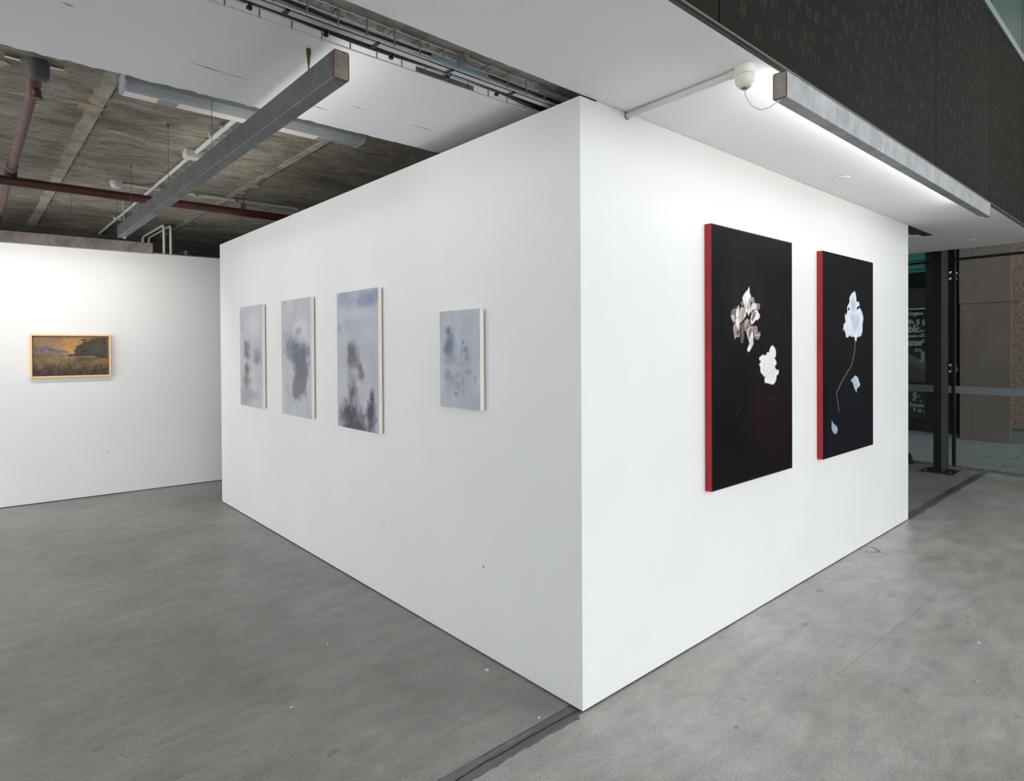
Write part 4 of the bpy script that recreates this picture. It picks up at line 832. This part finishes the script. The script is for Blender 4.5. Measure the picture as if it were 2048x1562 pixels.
class Paint:
    """a painted surface kept as one colour per mesh vertex; u runs right, v up"""
    def __init__(s, nx, ny, aspect, col):
        s.nx, s.ny, s.asp = nx, ny, aspect
        s.img = np.ones((ny, nx, 3)) * np.array(col, float)
        s.U, s.V = np.meshgrid(np.linspace(0, 1, nx), np.linspace(0, 1, ny))
    def blend(s, a, col): s.img = s.img * (1 - a[..., None]) + np.array(col, float) * a[..., None]
    def dist(s, P, closed=True):
        d = np.full(s.U.shape, 9.0); n = len(P)
        for i in range(n if closed else n - 1):
            ax, ay = P[i]; bx, by = P[(i + 1) % n]; ay *= s.asp; by *= s.asp
            dx, dy = bx - ax, by - ay; L = dx * dx + dy * dy + 1e-12
            t = np.clip(((s.U - ax) * dx + (s.V * s.asp - ay) * dy) / L, 0, 1)
            d = np.minimum(d, np.hypot(s.U - ax - t * dx, s.V * s.asp - ay - t * dy))
        return d
    def poly(s, P, col, soft=0.004, line=None, lw=0.006, alpha=1.0, tex=None):
        ins = np.zeros(s.U.shape, bool); n = len(P)
        for i in range(n):
            ax, ay = P[i]; bx, by = P[(i + 1) % n]
            if ay == by: continue
            ins ^= ((ay > s.V) != (by > s.V)) & (s.U < (bx - ax) * (s.V - ay) / (by - ay) + ax)
        d = s.dist(P); sd_ = np.where(ins, -d, d)
        a = np.clip(0.5 - sd_ / (2 * soft), 0, 1)
        c = np.array(col, float)
        if tex is not None: cc = c[None, None, :] * (1 + tex[..., None]); s.img = s.img * (1 - a[..., None] * alpha) + cc * a[..., None] * alpha
        else: s.blend(a * alpha, c)
        if line is not None: s.blend(np.clip(1 - d / lw, 0, 1) * np.clip(0.5 - sd_ / (2 * soft), 0, 1) * 0.9, line)
    def line(s, P, col, wd, alpha=1.0):
        d = s.dist(P, False); s.blend(np.clip(1.4 - d / wd, 0, 1) * alpha, col)
    def blob(s, cu, cv, ru, rv, col, st, warp=None, hard=0.5):
        du = (s.U - cu) / ru; dv = (s.V - cv) / rv
        q = np.sqrt(du * du + dv * dv)
        if warp is not None: q = q + warp
        s.blend(np.clip((1.25 - q) / (1.25 - hard), 0, 1) ** 1.3 * st, col)
    def mesh(s, name, o0, du, dv, mat, parent, gain):
        """grid from corner o0 with edge vectors du (right) and dv (up)"""
        nx, ny = s.nx, s.ny; off = wl(parent)
        P = (np.array(o0) - np.array(off))[None, None, :] + s.U[..., None] * np.array(du) + s.V[..., None] * np.array(dv)
        idx = np.arange(nx * ny).reshape(ny, nx)
        F = np.stack([idx[:-1, :-1], idx[:-1, 1:], idx[1:, 1:], idx[1:, :-1]], -1).reshape(-1, 4)
        me = bpy.data.meshes.new(name)
        me.vertices.add(nx * ny); me.vertices.foreach_set('co', P.reshape(-1))
        me.loops.add(F.size); me.loops.foreach_set('vertex_index', F.reshape(-1).astype(np.int32))
        me.polygons.add(len(F)); me.polygons.foreach_set('loop_start', np.arange(0, F.size, 4, dtype=np.int32))
        me.update(calc_edges=True)
        c = np.clip(s.img, 0, 255) / 255; c = np.where(c <= 0.04045, c / 12.92, ((c + 0.055) / 1.055) ** 2.4) * gain
        at = me.color_attributes.new('paint', 'FLOAT_COLOR', 'POINT')
        at.data.foreach_set('color', np.concatenate([np.clip(c, 0, 0.92), np.ones((ny, nx, 1))], -1).reshape(-1).astype(np.float32))
        me.materials.append(mat)
        o = bpy.data.objects.new(name, me); COL.objects.link(o); o.parent = parent
        return o

# four misty grey canvases on the long partition
spec = dict(A=(4.32, 1.067, 0.585, 0.928, 'pale grey misty canvas with two dark smudges, farthest along the partition'),
            B=(3.295, 1.0625, 0.585, 0.932, 'grey misty canvas with a slate cloak shape and pale crest'),
            C=(2.272, 1.0535, 0.58, 0.935, 'grey misty canvas with tall charcoal smoke columns rising from its foot'),
            D=(1.013, 1.277, 0.354, 0.523, 'small blue grey misty canvas nearest the partition corner'))
bases = dict(A=(184, 185, 190), B=(179, 180, 187), C=(175, 176, 185), D=(173, 177, 185))
GAIN_L = 1.04
for si, (k, (yl, z0, wd, ht, lab)) in enumerate(spec.items()):
    t = thing('canvas_painting', (0, yl - wd / 2, z0), lab, 'painting', 'misty grey canvases on the long partition')
    ob('stretcher', MB().box((-0.010, yl - wd + 0.008, z0 + 0.008), (0.0, yl - 0.008, z0 + ht - 0.008)), M_STRETCH, t)
    ob('canvas_body', MB().box((-0.0345, yl - wd, z0), (-0.009, yl, z0 + ht)), M_CREAM, t, bevel=0.002)
    P = Paint(100, 170, ht / wd, bases[k])
    n1 = vnoise(100, 170, 3, 4, 20 + si); n2 = vnoise(100, 170, 8, 3, 40 + si); n3 = vnoise(100, 170, 14, 22, 60 + si)
    P.img += ((n1 - 0.5) * 26)[..., None] * np.array([1, 1, 0.9]) + ((n2 - 0.5) * 14)[..., None]
    for i, (cu, cv, ru, rv, c, st) in enumerate(DATA['mist'][k]):
        P.blob(cu, cv, ru * 1.05, rv * 1.05, c, st, (n1 - 0.5) * 0.9 + (n3 - 0.5) * 0.9, 0.35 if k != 'B' else 0.6)
    P.img += ((n3 - 0.5) * 9)[..., None]
    P.mesh('painted_face', (-0.035, yl, z0), (0, -wd, 0), (0, 0, ht), M_PAINT, t, GAIN_L)

# two black flower paintings on the front partition
GAIN_R = 0.93
def black_painting(x0, z0, wd, ht, label, nx, ny, fn, seed, ground):
    t = thing('flower_painting', (x0 + wd / 2, 0, z0), label, 'painting', 'black flower paintings on the front partition')
    ob('red_edge', MB().box((x0, -0.0392, z0), (x0 + wd, -0.002, z0 + ht)), M_RED, t)
    ob('backing', MB().box((x0 + 0.006, -0.003, z0 + 0.006), (x0 + wd - 0.006, 0.0, z0 + ht - 0.006)), M_STRETCH, t)
    P = Paint(nx, ny, ht / wd, ground); fn(P, vnoise(nx, ny, 3, 5, seed), vnoise(nx, ny, 20, 30, seed + 1))
    d = np.minimum(np.minimum(P.U, 1 - P.U), np.minimum(P.V, 1 - P.V) * P.asp); P.blend((d < 0.004) * 0.6, (90, 80, 64))
    P.mesh('painted_face', (x0, -0.04, z0), (wd, 0, 0), (0, 0, ht), M_PAINT_G, t, GAIN_R)
def paint1(P, n1, n3):
    q = DATA['P1']; c = DATA['curl']
    P.img += ((n1 - 0.5) * 10)[..., None]
    P.poly(c['g1'], (34, 36, 46), 0.05, alpha=0.7); P.poly(c['g2'], (36, 36, 44), 0.05, alpha=0.7); P.poly(c['red'], (36, 13, 17), 0.16, alpha=0.6)
    P.blob(0.35, 0.75, 0.3, 0.2, (34, 33, 38), 0.5, (n1 - 0.5)); P.blob(0.7, 0.25, 0.3, 0.2, (34, 16, 22), 0.6, (n1 - 0.5))
    for k in range(1, 15): P.line(c['c%d' % k], (62, 68, 74), 0.004, 0.55)
    W = (236, 230, 230); T = (n3 - 0.5) * 0.35
    P.poly(q['p6'], (132, 116, 106), line=(176, 166, 160), tex=T); P.poly(q['p6w'], (206, 198, 194), tex=T)
    P.poly(q['p10'], (168, 140, 130), line=W, lw=0.008, tex=T); P.poly(q['p10d'], (92, 76, 70), tex=T)
    P.poly(q['p15'], (144, 128, 122), line=(190, 180, 176), tex=T); P.poly(q['p15w'], W, tex=T); P.poly(q['p14'], (166, 126, 110), line=W, lw=0.007, tex=T)
    P.poly(q['blue'], (126, 136, 152), tex=T); P.poly(q['p2'], (158, 140, 130), line=W, tex=T); P.poly(q['p4'], (142, 106, 92), line=W, lw=0.008, tex=T)
    P.poly(q['p3'], (222, 212, 206), line=W, tex=T); P.poly(q['p5'], W, tex=T); P.poly(q['p5in'], (120, 112, 110), line=(176, 140, 126), tex=T * 1.5)
    P.poly(q['p11'], (88, 82, 86), line=(120, 112, 112), tex=T * 2); P.poly(q['p11l'], (120, 130, 124), tex=T); P.poly(q['p11t'], (142, 86, 72), tex=T)
    P.poly(q['p8'], (188, 170, 160), line=(214, 204, 198), tex=T * 1.4); P.poly(q['p8w'], (232, 226, 224), line=(150, 124, 110), tex=T)
    P.poly(q['p9'], (226, 216, 216), line=W, tex=T); P.poly(q['p7'], (244, 236, 236), tex=T)
    P.poly(q['p12'], (192, 146, 128), line=W, tex=T); P.poly(q['p12b'], (166, 124, 108), line=W, tex=T); P.poly(q['p13'], (126, 112, 104), line=W, lw=0.008, tex=T)
    P.poly(q['p16'], (234, 230, 230), tex=T); P.poly(q['p16b'], (128, 106, 96), line=W, tex=T * 1.5)
    P.poly(q['top'], (238, 230, 230), line=(246, 240, 240), tex=T); P.poly(q['topstreak'], (184, 154, 142), 0.008, alpha=0.85, tex=T); P.poly(q['topstreak2'], (206, 196, 194), 0.006, tex=T)
    P.poly(q['f2'], (238, 231, 233), line=(250, 246, 248), tex=(n3 - 0.5) * 0.08)
    f2 = q['f2']; cu = sum(a for a, b_ in f2) / len(f2); cv = sum(b_ for a, b_ in f2) / len(f2)
    for k in range(14):
        a0 = k * 2.3; r0 = 0.02 + 0.004 * k; pts_ = [(cu + r0 * math.cos(a0 + t_) * 1.0, cv - 0.01 + r0 * 0.75 * math.sin(a0 + t_)) for t_ in np.linspace(0, 1.5, 6)]
        P.line(pts_, (216, 209, 209), 0.005, 0.38)
def paint2(P, n1, n3):
    q = DATA['P2']
    P.blob(0.5, 0.1, 0.7, 0.3, (20, 24, 34), 0.6)
    P.line(q['stem'], (104, 124, 130), 0.006, 0.95)
    P.line([(a + 0.004, b_) for a, b_ in q['stem'][:4]], (150, 166, 172), 0.003, 0.6)
    P.poly(q['fl'], (226, 230, 240), tex=(n3 - 0.5) * 0.12)
    for k_ in ('sh1', 'sh2', 'sh3'): P.poly(q[k_], (182, 188, 206), 0.025, alpha=0.75, tex=(n3 - 0.5) * 0.3)
    P.poly(q['hole'], (20, 20, 26))
    P.poly(q['pa'], (188, 204, 218), line=(212, 224, 234), tex=(n3 - 0.5) * 0.4); P.poly(q['pb'], (160, 180, 200), line=(184, 202, 218), tex=(n3 - 0.5) * 0.4)
black_painting(0.997, 0.815, 0.975, 1.446, 'large black painting with a brown and white shattered flower and small white bloom', 260, 400, paint1, 5, (15, 11, 15))
black_painting(2.45, 0.807, 0.975, 1.453, 'large black painting of one white flower on a long stem with fallen petals', 230, 360, paint2, 9, (9, 8, 13))

# framed landscape on the back wall
lt = thing('framed_landscape', (-1.146, bw(-1.146), 1.311), 'brown dusk landscape painting in a pale oak frame on the back wall', 'painting')
ax = Vector((0.698, -0.0457, 0)); n_ = Vector((-0.0654, -0.9979, 0)); A0 = Vector((-1.495, bw(-1.495), 1.311)); hh = 0.454; fwd = 0.017
def lpt(u, z, dpt): return A0 + ax * u + Vector((0, 0, z)) + n_ * dpt
def lbox(u0, u1, z0, z1, d0, d1):
    q = MB(); q.add([lpt(u0, z0, d0), lpt(u1, z0, d0), lpt(u1, z0, d1), lpt(u0, z0, d1), lpt(u0, z1, d0), lpt(u1, z1, d0), lpt(u1, z1, d1), lpt(u0, z1, d1)],
                    [(3, 2, 1, 0), (4, 5, 6, 7), (0, 1, 5, 4), (1, 2, 6, 5), (2, 3, 7, 6), (3, 0, 4, 7)]); return q
fu = fwd / 0.7
ob('frame_rail', lbox(0, 1, 0, fwd, 0.001, 0.045), M_WOODF, lt, bevel=0.0015); ob('frame_rail', lbox(0, 1, hh - fwd, hh, 0.001, 0.045), M_WOODF, lt, bevel=0.0015)
ob('frame_stile', lbox(0, fu, fwd, hh - fwd, 0.001, 0.045), M_WOODF, lt, bevel=0.0015); ob('frame_stile', lbox(1 - fu, 1, fwd, hh - fwd, 0.001, 0.045), M_WOODF, lt, bevel=0.0015)
ob('frame_rebate', lbox(fu, 1 - fu, fwd, hh - fwd, 0.001, 0.02), M_WOODIN, lt)
P = Paint(200, 110, hh / 0.698, (140, 112, 84))
n1 = vnoise(200, 110, 5, 4, 3); n2 = vnoise(200, 110, 30, 18, 4); n4 = vnoise(200, 110, 60, 14, 8)
q = DATA['L']
P.blob(0.56, 0.62, 0.28, 0.42, (188, 138, 74), 0.85, (n1 - 0.5) * 0.6); P.blob(0.47, 0.55, 0.10, 0.14, (206, 164, 110), 0.6, (n1 - 0.5) * 0.4)
P.img += ((n2 - 0.5) * 44)[..., None]
gmask = np.clip((0.56 - P.V) / 0.03, 0, 1)
P.blend(gmask, (134, 108, 70)); 
P.blend(gmask * np.clip((0.46 - P.V) / 0.4, 0, 1) * 0.95, (58, 46, 38))
P.img += (gmask * (n2 - 0.5) * 70)[..., None] + (gmask * (n4 - 0.5) * 50)[..., None]
P.blend(gmask * np.clip((n1 - 0.52) * 6, 0, 1) * 0.55, (62, 50, 40)); P.blob(0.2, 0.42, 0.22, 0.16, (150, 122, 80), 0.5, (n2 - 0.5) * 1.2)
P.poly(q['hill'], (112, 98, 106), 0.012, tex=(n2 - 0.5) * 0.6)
P.poly(q['path'], (148, 108, 66), 0.04, alpha=0.7, tex=(n4 - 0.5) * 0.6)
P.poly(q['bank'], (70, 62, 42), 0.03, alpha=0.8, tex=(n4 - 0.5) * 0.5)
for k_ in ('tree', 'tree2', 'tree3'): P.poly([(a + random.uniform(-0.006, 0.006), b_ + random.uniform(-0.008, 0.008)) for a, b_ in q[k_]], (62, 55, 46), 0.012, tex=(n2 - 0.5) * 1.3)
P.blob(0.86, 0.70, 0.12, 0.18, (88, 78, 60), 0.5, (n2 - 0.5) * 1.5)
P.poly(q['shore'], (170, 124, 84), 0.008, alpha=0.8)
P.mesh('painted_face', tuple(lpt(fu * 1.3, fwd * 1.3, 0.024)), tuple(ax * (1 - 2.6 * fu)), (0, 0, hh - 2.6 * fwd), M_PAINT, lt, 0.95)

# ------------------------------------------------------------------ small litter on the floor
q = MB(); q.add([(1.545, -1.085, 0.001), (1.56, -1.097, 0.004), (1.59, -1.10, 0.001), (1.572, -1.083, 0.006)], [(0, 1, 3), (1, 2, 3), (0, 3, 2, 1)])
tag(ob('dry_leaf', q, M_LEAF), 'tiny curled yellow leaf on the pale concrete floor', 'leaf')
for i, (x, y_, r) in enumerate(((-0.081, 0.561, 0.011), (-0.166, 0.103, 0.006), (-0.93, 0.9, 0.006), (-0.55, 1.35, 0.005), (2.05, -1.0, 0.009))):
    pl = ['beside the long partition foot', 'on the dark floor by the joint strip', 'on the open dark floor, largest of the loose ones', 'on the dark floor farther into the room', 'on the pale floor before the black paintings'][i]
    q = MB(); q.prism([(x + r * random.uniform(0.6, 1.2) * math.cos(t), y_ + r * random.uniform(0.6, 1.2) * math.sin(t)) for t in np.linspace(0, 2 * math.pi, 7)[:-1]], 0.0002, 0.003)
    tag(ob('paint_flake', q, M_FLAKE), 'tiny white paint flake ' + pl, 'paint flake', 'paint flakes on the floor')
